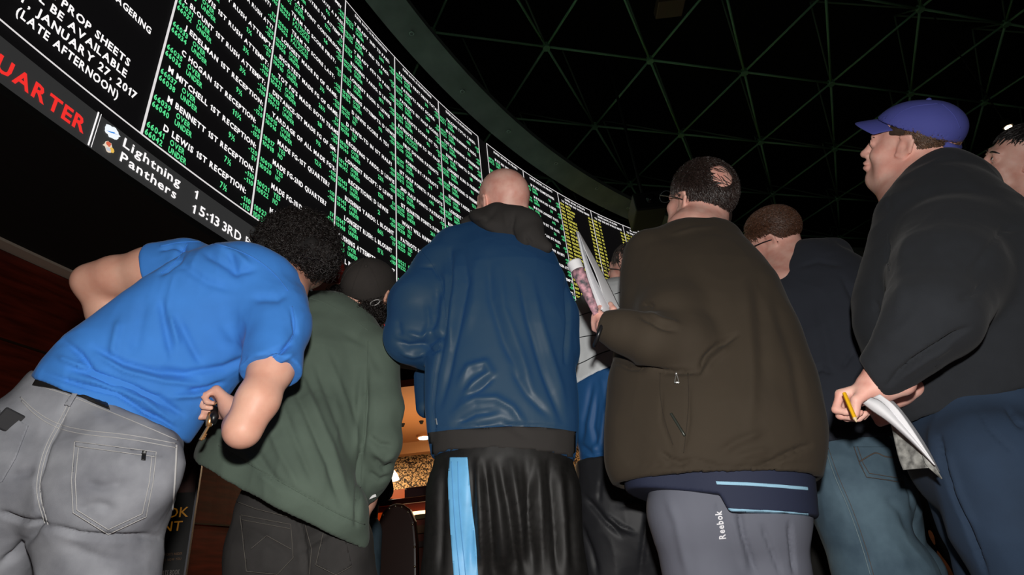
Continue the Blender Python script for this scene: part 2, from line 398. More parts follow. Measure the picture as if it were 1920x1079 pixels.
ruled = {0: ['D LEWIS 1ST RECEPTION:', 'M BENNETT 1ST RECEPTION:', 'M MITCHELL 1ST RECEPTION:', 'C HOGAN 1ST RECEPTION:', 'J EDELMAN 1ST RECEPTION:', 'L BLOUNT 1ST RUSH ATTEMPT:', 'D LEWIS 1ST RUSH ATTEMPT:', 'J WHITE 1ST RUSH ATTEMPT:', 'WILL T BRADY HAVE A RUSH ATT?', 'T BRADY THROW AN INT?', 'T BRADY 1ST PASS:', 'T BRADY 1ST TD PASS:', 'T BRADY LONGEST PASS:', 'T BRADY PASS YARDS:', 'T BRADY COMPLETIONS:'],
 1: ['MADE FG-4TH QUARTER?', 'MADE FG-3RD QUARTER?', 'MADE FG-2ND QUARTER?', 'MADE FG-1ST QUARTER?', "YARDAGE OF ALL MADE FG'S:", 'DISTANCE-1ST MADE FG OF GM:', "TOT FG'S MADE: BOTH TEAMS", 'SHORTEST MADE FG OF GAME:', 'LONGEST MADE FG OF GAME:', 'TEAM TO SCORE LAST:', 'TEAM TO SCORE FIRST:', 'WILL A 2 POINT CONVERSION:', 'TOTAL PLAYERS TO ATTEMPT:', 'TOTAL PLAYERS HAVE A PASS:', 'WILL THERE BE OVERTIME?'],
 2: ['L BLOUNT 1ST QUARTER:', 'RUSHING ATTEMPTS: L BLOUNT', 'LONGEST RUSH: L BLOUNT', 'RUSHING YARDS: L BLOUNT', 'RECEPTIONS: D LEWIS', 'LONGEST RECEPT: D LEWIS', 'RECEIVING YARDS: D LEWIS', 'D LEWIS-TD IN 1ST HALF?', 'D LEWIS SCORE A TD?', 'RUSHING ATTEMPTS: D LEWIS', 'LONGEST RUSH: D LEWIS', 'RUSHING YARDS: D LEWIS', 'T BRADY 4TH TD PASS:', 'T BRADY 3RD TD PASS:', 'T BRADY 2ND TD PASS:'],
 3: ['PATRIOTS PENALTIES:', 'WILL BE CONVERTED?', 'MADE 3RD DOWNS:', 'PATRIOTS SCORE-ALL 4 QTRS?', 'WHAT WILL HAPPEN FIRST?', '1ST QUARTER POINTS: PATRIOTS', '2ND HALF POINTS: PATRIOTS', '1ST HALF POINTS: PATRIOTS', 'POINTS BY: PATRIOTS', 'FIRST DOWNS: PATRIOTS', 'PATRIOTS TEAM TO 1ST HALF:', 'PATRIOTS SCORE 1ST TD:', 'PATRIOTS 1ST HALF SCORE:', 'PATRIOTS FIRST SCORE:', 'PATRIOTS FIRST DRIVE TOTAL:'],
 4: ['FALCONS SCORE:', 'RECEPT: T COLEMAN', 'RECEPTIONS: T COLEMAN', 'LONGEST RECEPT: T COLEMAN', 'RECEIVING YARDS: T COLEMAN', 'T COLEMAN SCORE A TD?', 'RUSHING ATTEMPTS: T COLEMAN', 'LONGEST RUSH: T COLEMAN', 'RUSHING YARDS: T COLEMAN', 'RECEPTIONS: D FREEMAN', 'LONGEST RUN: D FREEMAN', 'RUSH ATTEMPTS: D FREEMAN', 'TOTAL RUSHING: D FREEMAN', 'M RYAN RUSHING YARDS:', 'FALCONS TOTAL YARDS:']}
nums = {0: ['7½', '7½', '9½', '11½', '9½', '3½', '3½', '1½'], 2: ['', '17½', '17½', '66½', '2', '12½', '22½', '', '', '9½', '12½', '18½']}
codes = {0: 66041, 1: 10023, 2: 10151, 3: 10225, 4: 10301}
quest_tail = ['PATRIOTS', 'FALCONS']
for c in range(0, 7):
    wmb, gmb = MB(), MB(); u0 = seps[c] if c < 5 else seps[c+1]
    lst = ruled[c] if c in ruled else [q.replace('D LEWIS', 'J JONES').replace('L BLOUNT', 'M SANU').replace('T BRADY', 'M RYAN') for q in ruled[2 if c == 5 else 0]]
    for k in range(15):
        q = lst[k]; base = QB + PT*k; off = 0 if c == 0 else -.012
        if c == 1 and k == 0: pass
        n = len(q); wd = min(1.08, n*.0425); uc = .63+.02*math.sin(k*2.1+c)
        put(wmb, q, u0+uc-wd/2, base+off, .068, wd, bold=.038)
        yes = '?' in q; team = 'TEAM TO' in q
        code = (codes.get(c, 10400+c*70)) - 2*k
        for j in range(2):
            z = base+off-.082-.078*j
            put(gmb, str(code+j), u0+.02, z, .06, .165, bold=.03)
            wrd = ('YES', 'NO')[j] if yes else (quest_tail[j] if team else ('OVER', 'UNDER')[j])
            put(gmb, wrd, u0+.245, z, .06, {'YES': .1, 'NO': .07, 'OVER': .15, 'UNDER': .185}.get(wrd, .3), bold=.03)
            odd = [('-110', '-110'), ('-120', 'EV'), ('EV', '-120'), ('-110', '-110'), ('+130', '-150')][(k*3+c) % 5][j]
            put(gmb, odd, u0+1.17, z, .058, .115 if len(odd) > 2 else .06, 'r', bold=.03)
        if not yes and not team:
            nn = nums.get(c, []); s = nn[k] if k < len(nn) else ['26½', '3½', '44½', '31', '16', '12½', '9½', '18'][(k+c) % 8]
            if s: put(gmb, s, u0+.80, base+off-.125, .07, .035*len(s)+.01, bold=.03)
    t = 'SUPER BOWL 51 PROPOSITIONS' if c < 5 else 'SUPER BOWL 51 PROPS'
    put(wmb, t, u0+.6, ZT-.11, .055, .78, 'c', bold=.038)
    wmb.obj('question_lettering', m_white, bd); gmb.obj('odds_lettering', m_green, bd)
rr = random.Random(3)
for c in range(7, 12):
    u0 = seps[c+1]; ymb, wmb = MB(), MB()
    put(wmb, 'SUPER BOWL 51 PROPS', u0+.6, ZT-.11, .055, .72, 'c', bold=.038); put(wmb, 'TO WIN THE 2017 WORLD SERIES', u0+.6, ZT-.21, .055, 1.0, 'c', bold=.038)
    for k in range(44):
        z = ZT-.31-.1*k
        if z < ZB+.03: break
        put(ymb, str(rr.randint(1101, 1990)), u0+.03, z, .058, .14, bold=.03)
        s = rr.choice(['CUBS', 'RED SOX', 'INDIANS', 'DODGERS', 'METS', 'ASTROS', 'GIANTS'])
        put(ymb, s if c == 7 else s[0]+'-'+s[1], u0+.22, z, .058, .045*len(s) if c == 7 else .07, bold=.03)
        put(ymb, '%d-1' % rr.choice([5, 8, 10, 12, 20, 30, 50]), u0+1.17, z, .058, .14, 'r', bold=.03)
    wmb.obj('question_lettering', m_white, bd); ymb.obj('odds_lettering', m_yel, bd)
# notice to the left of the first column
nb = MB()
put(nb, 'SUPER BOWL 51 PROP SHEETS', -.235, 4.42, .078, 1.28, 'r', .03); put(nb, 'WILL BE AVAILABLE', -.235, 4.30, .078, .86, 'r', .03)
put(nb, 'FRIDAY, JANUARY 27, 2017', -.115, 4.18, .078, 1.18, 'r', .03); put(nb, '(LATE AFTERNOON)', -.25, 4.06, .078, .76, 'r', .03); put(nb, 'WAGERING', -.145, 4.90, .075, .42, 'r', .03)
nb.obj('notice_lettering', m_white, bd)
# score ticker below
m_tick = mat('ticker_grey', (.03, .03, .03), .9, spec=.1, emit=(.027, .027, .027), estr=1.)
tk = empty('score_ticker', tuple(cyl(3, ZK0, R0))); tag(tk, 'narrow grey score strip running along the lower edge of the betting screen', 'ticker')
ring('strip', -7, 25, [(R0-.01, ZK0), (R0-.01, ZK1-.004), (18.4, ZK1-.004), (18.4, ZK0)], m_tick, tk, 200)
rd = MB(); put(rd, 'QUARTER', -.41, 3.575, .125, .72, 'r', .03, R0-.02); put(rd, 'C', 2.29, 3.56, .07, .045, 'l', .03, R0-.02); put(rd, 'PER', 3.06, 3.57, .085, .28, 'l', .03, R0-.02); rd.obj('red_lettering', m_red, tk)
wt = MB(); RT = R0-.02
put(wt, 'Lightning', -.128, 3.70, .085, .53, 'l', .02, RT); put(wt, 'Panthers', -.122, 3.57, .085, .51, 'l', .02, RT); put(wt, '1', .55, 3.70, .085, .034, 'l', .02, RT); put(wt, '1', .555, 3.555, .085, .034, 'l', .02, RT)
put(wt, '5:13', .626, 3.575, .095, .22, 'l', .02, RT); put(wt, '3RD', .883, 3.575, .095, .22, 'l', .02, RT); put(wt, 'PERIOD', 1.157, 3.575, .095, .45, 'l', .02, RT)
bar(wt, -.357, ZK0, -.357, ZK1, .012, RT); bar(wt, -.335, ZK0, -.335, ZK1, .005, RT); wt.obj('white_lettering', m_white, tk)
def disc(mb, u, z, ru, rz, n=20, jag=0, seed=0):
    r_ = random.Random(seed); P = [(u, z)]+[(u+ru*math.cos(2*PI*k/n)*(1-jag*r_.random()), z+rz*math.sin(2*PI*k/n)*(1-jag*r_.random())) for k in range(n)]
    mb.add([cyl(a, b, RT) for a, b in P], [(0, 1+(k+1) % n, 1+k) for k in range(n)])
d1 = MB(); disc(d1, -.225, 3.745, .068, .06, 24, .25, 2); d1.obj('emblem', emis('emblem_white', (.9, .95, 1), 1.), tk)
RT = R0-.026; d2 = MB(); P = [(-.275, 3.72), (-.23, 3.745), (-.235, 3.73), (-.17, 3.765), (-.215, 3.745), (-.21, 3.757)]
d2.add([cyl(a, b, RT) for a, b in P], [(0, 2, 1), (2, 3, 4), (2, 4, 5), (1, 2, 5)]); d2.obj('emblem_bolt', emis('emblem_blue', (.03, .25, .75), 1.), tk)
for k, (cc, a, b, ru, rz) in enumerate([((.9, .75, .6), -.225, 3.61, .05, .055), ((.75, .15, .08), -.235, 3.625, .028, .03), ((.9, .55, .1), -.205, 3.59, .022, .025), ((.6, .62, .7), -.235, 3.57, .022, .018)]):
    RT = R0-.02-.006*(k+1); d3 = MB(); disc(d3, a, b, ru, rz, 14, .55, 5+k); d3.obj('emblem', emis('emblem_%d' % k, cc, .9), tk)

# ------------------------------------------------------------------ space frame under the ceiling
ZF = HC+10.; o0 = np.array([.582, .970])*10; a1 = np.array([.227, .066])*10; b1 = np.array([-.108, .185])*10
def node(i, j, z=ZF): p = o0+a1*i+b1*j; return np.array([p[0], p[1], z])
tf = empty('space_frame', tuple(node(0, 0))); tag(tf, 'dark green triangular metal truss grid hung beneath the black ceiling', 'truss')
r_ = random.Random(1); nodes = {}
for i in range(-3, 6):
    for j in range(-5, 11):
        n_ = node(i, j); ok = (math.hypot(n_[0]-CX, n_[1]-CY) < 25) and n_[1] > 1.5
        if ok: nodes[(i, j)] = n_
beams = []
for (i, j), p in nodes.items():
    for di, dj in ((1, 0), (0, 1), (1, 1)):
        q = nodes.get((i+di, j+dj))
        if q is not None and project(p)[0] > 700: beams.append((p, q))
# only beams that can be seen are modelled one by one
def vis(p, q):
    a = project(np.array([p, q])); return (a[:, 0].max() > -100 and a[:, 0].min() < 2050 and a[:, 1].max() > -150 and a[:, 1].min() < 620)
low = MB(); cnt = 0
for p, q in beams:
    if not vis(p, q): continue
    d = nrm(q-p); mb = MB(); mb.tube([p+d*.08, q-d*.08], .028, 6); s_ = np.cross(d, [0, 0, 1])*.07
    if cnt < 98: mb.obj('strut', m_beam, tf, True); cnt += 1
    else: low.add(mb.V, mb.F)
if low.V: tag(low.obj('far_struts', m_beam, tf, True), kind='stuff')
hub = MB()
for p in nodes.values():
    if vis(p, p): hub.tube([p-[0, 0, .06], p+[0, 0, .06]], .08, 8)
tag(hub.obj('joint_plates', m_beam, tf), kind='stuff')
up = MB(); c3 = (a1+b1*1.0)/3*1.3
for (i, j), p in nodes.items():
    t = p + np.array([c3[0], c3[1], 1.15])
    for di, dj in ((0, 0), (1, 0), (1, 1)):
        q = nodes.get((i+di, j+dj))
        if q is not None and vis(q, q): up.tube([t, q], .022, 5)
tag(up.obj('upper_web', mat('web_green', hexc(95, 120, 98), .7), tf, True), kind='stuff')
# ceiling fixtures
p = at_height(1255, 12, 10.9); fx = MB(); fx.box((-.28, -.2, -.1), (.28, .2, .1), c=p); o = fx.obj('ceiling_speaker_box', mat('box_tan', hexc(120, 100, 80), .6)); tag(bevel(o, .02), 'small brownish box fixed high among the dark ceiling trusses', 'fixture')
sl = MB(); sl.tube([p+[0, 0, .1], (p[0], p[1], 12.5)], .02, 6); sl.obj('hanger_rod', m_black, o)
p = at_height(1890, 238, 7.5); dl = empty('ceiling_spotlight', tuple(p)); tag(dl, 'small lit warm spotlight high in the dark near the right edge', 'lamp')
mb = MB(); mb.tube([p, p+[0, 0, .14]], [.085, .07], 14); mb.obj('housing', m_black, dl); mb = MB(); mb.tube([p-[0, 0, .02], p-[0, 0, .002]], .06, 14); mb.obj('bulb', emis('lamp_warm', (1, .75, .45), 6), dl)
mb = MB(); mb.tube([p+[0, 0, .14], (p[0], p[1], 12.5)], .012, 6); mb.obj('hanger_rod', m_black, dl)
pj = W(1213, 397, 9.5); pr_ = empty('projector', tuple(pj)); tag(pr_, 'black projector box hanging beside the end of the curved fascia', 'projector')
mb = MB(); mb.box((-.3, -.38, -.2), (.3, .38, .2), c=pj); bevel(mb.obj('housing', mat('projector_black', (.012, .012, .012), .5), pr_), .03)
mb = MB(); mb.tube([pj+[0, -.36, 0], pj+[0, -.48, -.03]], .09, 16); mb.obj('lens', mat('lens_dark', (.01, .01, .012), .1), pr_, True); mb = MB(); mb.tube([pj+[0, 0, .2], (pj[0], pj[1], 12.5)], .03, 8); mb.obj('hanger_rod', m_black, pr_)

# ------------------------------------------------------------------ poster stand by the wood wall
Yp = 3.1; a = W(396, 735, Yp); b = W(349, 1079, Yp); right = nrm(np.array([.93, .36, 0])); TLx = a; H = a[2]
bot = np.array([a[0], a[1], .12]); pw = .72
ps = empty('poster_stand', (a[0]-pw/2*right[0], a[1]-pw/2*right[1], 0)); tag(ps, 'black framed poster stand with gold lettering in front of the wood wall', 'sign')
nrmp = np.cross(right, [0, 0, 1])
def pq(mb, x0, z0, x1, z1, d, th):     # box on the poster plane, x measured leftwards from its right edge
    R_ = np.stack([right, nrmp, np.array([0, 0, 1.])], 1); mb.box((-x1, d, z0), (-x0, d+th, z1), R_, np.array([a[0], a[1], 0]))
mb = MB(); pq(mb, 0, .12, pw, H, -.02, .03); mb.obj('poster', mat('poster_black', (.008, .007, .007), .3), ps)
mb = MB(); pq(mb, -.008, .1, 0, H, -.03, .05); pq(mb, pw, .1, pw+.008, H, -.03, .05); pq(mb, -.008, H, pw+.008, H+.01, -.03, .05); pq(mb, -.008, .09, pw+.008, .1, -.03, .05); mb.obj('frame', mat('frame_metal', hexc(100, 100, 106), .5, .3), ps)
mb = MB(); pq(mb, .1, 0, pw-.1, .02, -.2, .4); pq(mb, pw/2-.03, .02, pw/2+.03, .12, -.02, .03); mb.obj('base', m_black, ps)
zpic0 = W(360, 925, Yp)[2]
m_pic = mat('poster_photo', hexc(70, 28, 18), .35, var=(9, .9, hexc(24, 9, 8)))
mb = MB(); pq(mb, .006, zpic0, pw-.02, H-.02, .0105, .002); mb.obj('printed_photo', m_pic, ps)
r_ = random.Random(4); m_bars = [mat('print_%d' % k, c, .4) for k, c in enumerate([hexc(120, 70, 40), hexc(88, 40, 24), hexc(96, 84, 84)])]
for k in range(9):
    mb = MB(); x = .03+r_.random()*.2; z = zpic0+.03+r_.random()*(H-zpic0-.2); pq(mb, x, z, x+.05+.06*r_.random(), z+.008+.02*r_.random(), .012, .002); mb.obj('printed_bar', m_bars[k % 3], ps)
def ptext(s, xr, zb, cap, w, m):
    V, F = text2d(s, cap, w, .004); wmax = V[:, 0].max(); P = np.array([a[0], a[1], 0]) + np.outer(V[:, 0]-wmax-xr, right) + nrmp*.0125 + np.outer(V[:, 1]+zb, [0, 0, 1]); MB_ = MB().add(P, F); return MB_.obj('lettering', m, ps)
m_gold = mat('gold_print', hexc(215, 150, 50), .4, emit=hexc(200, 130, 30), estr=.12); m_dim = mat('dim_print', hexc(130, 90, 50), .4)
def pz(x, y):                          # poster coordinates of a photo pixel
    d = ray(x, y); t = ((a-CAM)@nrmp)/(d@nrmp); P = CAM+d*t; return -(P-a)@right, P[2]
x_, z_ = pz(353, 970); x2, _ = pz(318, 965); ptext('SPORTSBOOK', x_, z_, pz(350, 952)[1]-z_, None, m_gold)
x_, z_ = pz(341, 996); ptext('ENTERTAINMENT', x_, z_, pz(341, 978)[1]-z_, None, m_gold)
x_, z_ = pz(342, 1041); ptext('THE GREATEST SPORTS INSIDER', x_, z_, .011, .16, m_dim); x_, z_ = pz(340, 1051); ptext('EXPERIENCE. NOW YOU', x_, z_, .011, .13, m_dim)
x_, z_ = pz(337, 1078); ptext('SUPER SPORTS BOOK', x_, z_, .022, .15, mat('grey_print', hexc(150, 140, 135), .4))

# ------------------------------------------------------------------ bar area under the screen
m_tan = mat('bar_ceiling_tan', hexc(190, 130, 80), .7); m_glit = bpy.data.materials.new('gold_mosaic'); m_glit.use_nodes = True
nt = m_glit.node_tree; b_ = nt.nodes['Principled BSDF']; vo = nt.nodes.new('ShaderNodeTexVoronoi'); vo.inputs['Scale'].default_value = 55; tc = nt.nodes.new('ShaderNodeTexCoord'); nt.links.new(tc.outputs['Object'], vo.inputs['Vector'])
rp = nt.nodes.new('ShaderNodeValToRGB'); rp.color_ramp.elements[0].color = (.02, .008, .003, 1); rp.color_ramp.elements[1].color = (.75, .5, .25, 1); rp.color_ramp.elements[0].position = .35; rp.color_ramp.elements[1].position = .8
sx = nt.nodes.new('ShaderNodeSeparateColor'); nt.links.new(vo.outputs['Color'], sx.inputs[0]); nt.links.new(sx.outputs[0], rp.inputs[0]); nt.links.new(rp.outputs[0], b_.inputs['Base Color']); b_.inputs['Roughness'].default_value = .35; b_.inputs['Metallic'].default_value = .3
o = MB().box((-4.2, 7.6, 3.2), (1.2, 11.6, 3.3)).obj('trim_5', m_tan); struct(o)
o = MB().box((-4.2, 10.6, 3.0), (1.2, 10.8, 3.2)).obj('trim_6', mat('bulkhead_tan', hexc(205, 150, 100), .7)); struct(o)
o = MB().box((-4.2, 10.9, 2.3), (1.2, 11.1, 3.2)).obj('wall_back', m_glit); struct(o)
o = MB().box((-4.2, 10.8, 0), (1.2, 10.95, 2.3)).obj('wall_bar', mat('bar_red_wood', hexc(70, 18, 12), .35)); struct(o)
o = MB().box((-4.2, 10.74, 2.24), (1.2, 10.82, 2.42)).obj('trim_7', mat('bar_orange_wood', hexc(170, 75, 25), .35)); struct(o)
p = W(795, 811, 10.2); p[2] = 3.185; dd = empty('recessed_light', (p[0], p[1], 3.19)); tag(dd, 'bright recessed downlight in the tan ceiling over the bar', 'lamp')
mb = MB(); mb.tube([(p[0], p[1], 3.15), (p[0], p[1], 3.199)], .13, 20); mb.obj('trim_ring', m_tan, dd); mb = MB(); mb.tube([(p[0], p[1], 3.135), (p[0], p[1], 3.149)], .1, 20); mb.obj('bulb', emis('bulb_warm', (1, .85, .6), 9), dd)
for x, y, yy in [(755, 795, 9.2), (790, 790, 9.3)]:
    q = at_height(x, y, 3.2); mb = MB(); mb.tube([(q[0], q[1], 3.15), (q[0], q[1], 3.2)], [.02, .04], 10); tag(mb.obj('sprinkler_head', m_black), ('left' if x < 770 else 'right')+' small dark sprinkler on the tan bar ceiling', 'sprinkler')
# counter
Yc = 5.2; zc = W(760, 934, Yc)[2]
ct = empty('bar_counter', (-1.2, Yc, 0)); tag(ct, 'dark red wooden bar counter seen between green sweatshirt and black shorts', 'counter')
bevel(MB().box((-2.6, Yc, zc-.05), (.9, Yc+.6, zc)).obj('worktop', mat('counter_top', hexc(70, 25, 18), .2), ct), .01)
MB().box((-2.6, Yc+.08, 0), (.9, Yc+.5, zc-.05)).obj('body', mat('counter_wood', hexc(110, 42, 20), .35), ct)
MB().box((W(752, 955, Yc)[0], Yc+.03, zc-.14), (W(812, 955, Yc)[0], Yc+.06, zc-.115)).obj('light_strip', emis('strip_warm', (1, .6, .3), 3.), ct)
MB().box((W(700, 955, Yc)[0]-.1, Yc+.06, zc-.3), (W(752, 955, Yc)[0], Yc+.079, zc-.09)).obj('lit_panel', mat('amber_panel', hexc(215, 90, 35), .4, emit=hexc(190, 62, 14), estr=.5), ct)
for k, (x, y, wpx, hpx, cc) in enumerate([(792, 968, 30, 12, (100, 85, 30)), (792, 992, 26, 18, (110, 75, 40)), (792, 1020, 30, 14, (70, 50, 45))]):
    c0 = W(x-wpx/2, y+hpx/2, Yc-.02); c1 = W(x+wpx/2, y-hpx/2, Yc-.02)
    mb = MB(); mb.box((c0[0], Yc+.0, min(c0[2], c1[2])), (c1[0], Yc+.07, max(c0[2], c1[2]))); tag(mb.obj('leaflet_rack', mat('leaflet_%d' % k, hexc(*cc), .6)), ['yellowish leaflets in the uppermost rack on the counter front', 'tan leaflets in the middle rack on the counter front', 'dull grey leaflets in the lowest rack on the counter front'][k], 'leaflets')
# items on the counter
c0 = W(716, 905, Yc+.24); c0[1] = Yc+.24; mb = MB(); mb.tube([(c0[0], c0[1], zc), (c0[0], c0[1], zc+.01), (c0[0], c0[1], zc+.1), (c0[0], c0[1], zc+.14), (c0[0], c0[1], zc+.2)], [.05, .055, .055, .09, .07], 16)
lampo = empty('counter_lamp', (c0[0], c0[1], zc)); tag(lampo, 'small amber table lamp glowing on the bar counter', 'lamp'); mb.obj('base', mat('amber_glass', hexc(150, 90, 30), .3, emit=hexc(120, 60, 15), estr=.3), lampo, True)
mb = MB(); mb.tube([(c0[0]+.05, c0[1], zc+.21), (c0[0]+.05, c0[1], zc+.26), (c0[0]+.05, c0[1], zc+.31)], [.11, .09, .05], 18); mb.obj('lamp_shade', emis('shade_glow', (1, .82, .6), 2.5), lampo, True)
mb = MB(); mb.box((c0[0]+.2, Yc+.25, zc), (c0[0]+.42, Yc+.45, zc+.13)); tag(bevel(mb.obj('napkin_box', mat('box_maroon', hexc(60, 20, 25), .4)), .02), 'dark maroon box standing on the bar counter', 'box')
mb = MB(); mb.box((c0[0]-.10, Yc+.03, zc+.001), (c0[0]+.14, Yc+.11, zc+.012)); tag(mb.obj('paper_slips', mat('slip_grey', hexc(170, 165, 175), .7)), 'flat pile of pale slips lying on the counter edge', 'papers')
# rounded chair back with nail heads
Yh = 3.9; c0 = W(745, 1075, Yh); hw = S(745, 1000, Yh, 38)[1]; ztop = W(745, 945, Yh)[2]
chr_ = empty('studded_chair', (c0[0], Yh, 0)); tag(chr_, 'dark leather chair with rounded back edged in shiny nail heads', 'chair')
m_lea = mat('dark_leather', hexc(52, 26, 18), .35); prof = [(-hw, .42), (-hw*1.03, ztop-.25), (-hw*.95, ztop-.12), (-hw*.7, ztop-.045), (-hw*.35, ztop-.01), (0, ztop)]; prof = prof+[(-x, z) for x, z in prof[-2::-1]]
V = [(c0[0]+x, Yh-.03, z) for x, z in prof]+[(c0[0]+x, Yh+.05, z) for x, z in prof]; n = len(prof)
me = pydata(V, [tuple(range(n-1, -1, -1)), tuple(range(n, 2*n))]+[(i, (i+1) % n, n+(i+1) % n, n+i) for i in range(n)]); bevel(link('backrest', me, m_lea, chr_, False), .02, 3)
bevel(MB().box((c0[0]-hw, Yh-.02, .38), (c0[0]+hw, Yh+.5, .48)).obj('seat', m_lea, chr_), .03, 3)
for sx_ in (-1, 1):
    for yy in (0.02, .44): MB().tube([(c0[0]+sx_*hw*.85, Yh+yy, 0), (c0[0]+sx_*hw*.85, Yh+yy, .4)], [.015, .025], 8).obj('leg', m_wood, chr_)
bm = bmesh.new()
for i, (x, z) in enumerate(interp(prof, .1)):
    bmesh.ops.create_icosphere(bm, subdivisions=1, radius=.008, matrix=Matrix.Translation((c0[0]+x*.88, Yh-.033, z-.02 if z > .6 else z)))
me = bpy.data.meshes.new('nails'); bm.to_mesh(me); bm.free(); tag(link('nail_heads', me, mat('nail_brass', hexc(220, 200, 170), .2, .9), chr_), kind='stuff')
# brown wooden column on the right
c0 = W(1772, 960, 4.2); cl = empty('wooden_column', (c0[0], c0[1], 0)); tag(cl, 'warm brown wooden column seen between the blue jeans and navy trousers', 'column')
hw = S(1772, 960, 4.2, 30)[1]; bevel(MB().box((c0[0]-hw, 4.15, 0), (c0[0]+hw, 4.5, 1.6)).obj('shaft', mat('column_wood', hexc(120, 66, 34), .4, var=(3, .4, None, (1, 1, 8))), cl), .02)
MB().box((c0[0]-hw-.02, 4.1, 0), (c0[0]+hw+.02, 4.55, .14)).obj('plinth', m_wood, cl)
MB().box((c0[0]-hw-.03, 4.11, W(1755, 985, 4.2)[2]), (c0[0]+.02, 4.2, W(1755, 965, 4.2)[2])).obj('handle_block', m_black, cl)

# ------------------------------------------------------------------ light
L = bpy.data.lights.new('camera_flash', 'POINT'); L.energy = 105; L.shadow_soft_size = .025; L.color = (1, .97, .93)
lo = bpy.data.objects.new('camera_flash', L); COL.objects.link(lo); lo.location = Vector(CAM + _up*.19 + _rt*.02 - _fw*.02)
for x, y, z, e in [(-1.6, 9.2, 3.0, 60), (0.2, 9.2, 3.0, 45), (-3., 9., 3., 40)]:
    L = bpy.data.lights.new('bar_downlight', 'AREA'); L.energy = e; L.size = .3; L.color = (1, .72, .42); o = bpy.data.objects.new('bar_downlight', L); COL.objects.link(o); o.location = (x, y, z)
L = bpy.data.lights.new('bar_uplight', 'AREA'); L.energy = 26; L.size = 1.5; L.color = (1, .72, .42); o = bpy.data.objects.new('bar_uplight', L); COL.objects.link(o); o.location = (-1.5, 8.8, 2.0); o.rotation_euler = (PI, 0, 0)
wd = bpy.data.worlds.new('world'); SC.world = wd; wd.use_nodes = True; wd.node_tree.nodes['Background'].inputs[0].default_value = (.5, .55, .6, 1); wd.node_tree.nodes['Background'].inputs[1].default_value = .004
SC.view_settings.view_transform = 'Standard'; SC.view_settings.look = 'None'; SC.view_settings.exposure = 0; SC.view_settings.gamma = 1; SC.view_settings.use_curve_mapping = False
SC.cycles.max_bounces = 6; SC.cycles.sample_clamp_indirect = 3
# ------------------------------------------------------------------ people: shared anatomy
def D(at, x, y, z):                   # direction from image-right, image-up and away components at a point
    v = nrm(np.asarray(at)-CAM); r = ortho(_rt, v); u = np.cross(r, v); return nrm(x*r+y*u+z*v)
class Head:
    def __init__(s, c, fwd, up, k=1.):
        s.c = np.asarray(c, float); s.f = nrm(fwd); s.u = ortho(up, s.f); s.r = np.cross(s.f, s.u); s.k = k
        s.A = np.stack([s.r, s.f, s.u])
    def p(s, x, y, z): return s.c + s.k*(x*s.r+y*s.f+z*s.u)
    def loc(s, P): return ((P-s.c)@s.A.T)/s.k
    def e(s, c, r, ax=None):
        A = s.A if ax is None else np.asarray(ax)@s.A
        return ell(s.p(*c), np.array(r)*s.k, A)
    def cn(s, a, ra, b, rb): return cone((s.p(*a), ra*s.k), (s.p(*b), rb*s.k))
def add_head(v, h, fat=0., nose=1., lips=1., neck=None):
    e, cn, A = h.e, h.cn, v.add
    A(e((0, -.014, .034), (.077, .098, .087)), .02)
    A(e((0, .028, -.035), (.060+fat, .062, .078)), .03)
    A(cn((-.05-fat, -.01, -.062), .02, (-.018, .066, -.1), .018), .03); A(cn((.05+fat, -.01, -.062), .02, (.018, .066, -.1), .018), .03)
    A(e((0, .070, -.100), (.024, .020, .019)), .025)
    A(cn((-.03, .083, .022), .011, (.03, .083, .022), .011), .022)
    for sx in (-1, 1):
        A(e((sx*.040, .058, -.028), (.026, .028, .024)), .02)
        A(e((sx*(.05+fat), .03, -.07), (.022+fat, .03, .028)), .03)
    if neck is not None: A(cone((h.p(0, -.03, -.03), .057*h.k), neck), .04); A(cone((h.p(0, .01, -.085), .045*h.k), (neck[0], neck[1]*.8)), .03)
    if fat: A(e((0, .035, -.105), (.042+fat, .045, .026)), .03)
    A(cn((0, .090, .012), .0085, (0, .109*nose, -.030), .0115), .014); A(e((0, .111*nose, -.033), (.0135, .0135, .0115)), .008)
    for sx in (-1, 1): A(e((sx*.0125, .099, -.037), (.0075, .011, .008)), .006)
    A(e((0, .090, -.053), (.02, .012, .012)), .012)
    A(e((0, .094+.006*(lips-1), -.060), (.024, .010*lips, .006*lips)), .006); A(e((0, .091+.006*(lips-1), -.0735), (.021, .011*lips, .007*lips)), .006)
    v.sub(e((0, .107, -.0665), (.024, .012, .0014)), .004)
    for sx in (-1, 1):
        v.sub(e((sx*.032, .110, .004), (.018, .018, .011)), .012); A(e((sx*.031, .082, .003), (.0145, .0125, .0125)), .004)
        t = np.array([[.90*sx, .43, 0], [-.42*sx, .88, .18], [.08*sx, -.16, .97]]); t = np.stack([nrm(x) for x in t])
        A(e((sx*.082, -.008, .002), (.0075, .0215, .034), t), .006); A(cn((sx*.092, -.027, .022), .0052, (sx*.091, -.025, -.010), .0048), .004)
        A(cn((sx*.081, .006, .028), .005, (sx*.090, -.020, .033), .005), .004); A(cn((sx*.078, .008, -.022), .0065, (sx*.084, -.010, -.026), .006), .004)
        v.sub(e((sx*.0925, -.008, .006), (.0075, .011, .018), t), .004); v.sub(e((sx*.088, .004, -.004), (.007, .006, .008)), .003)
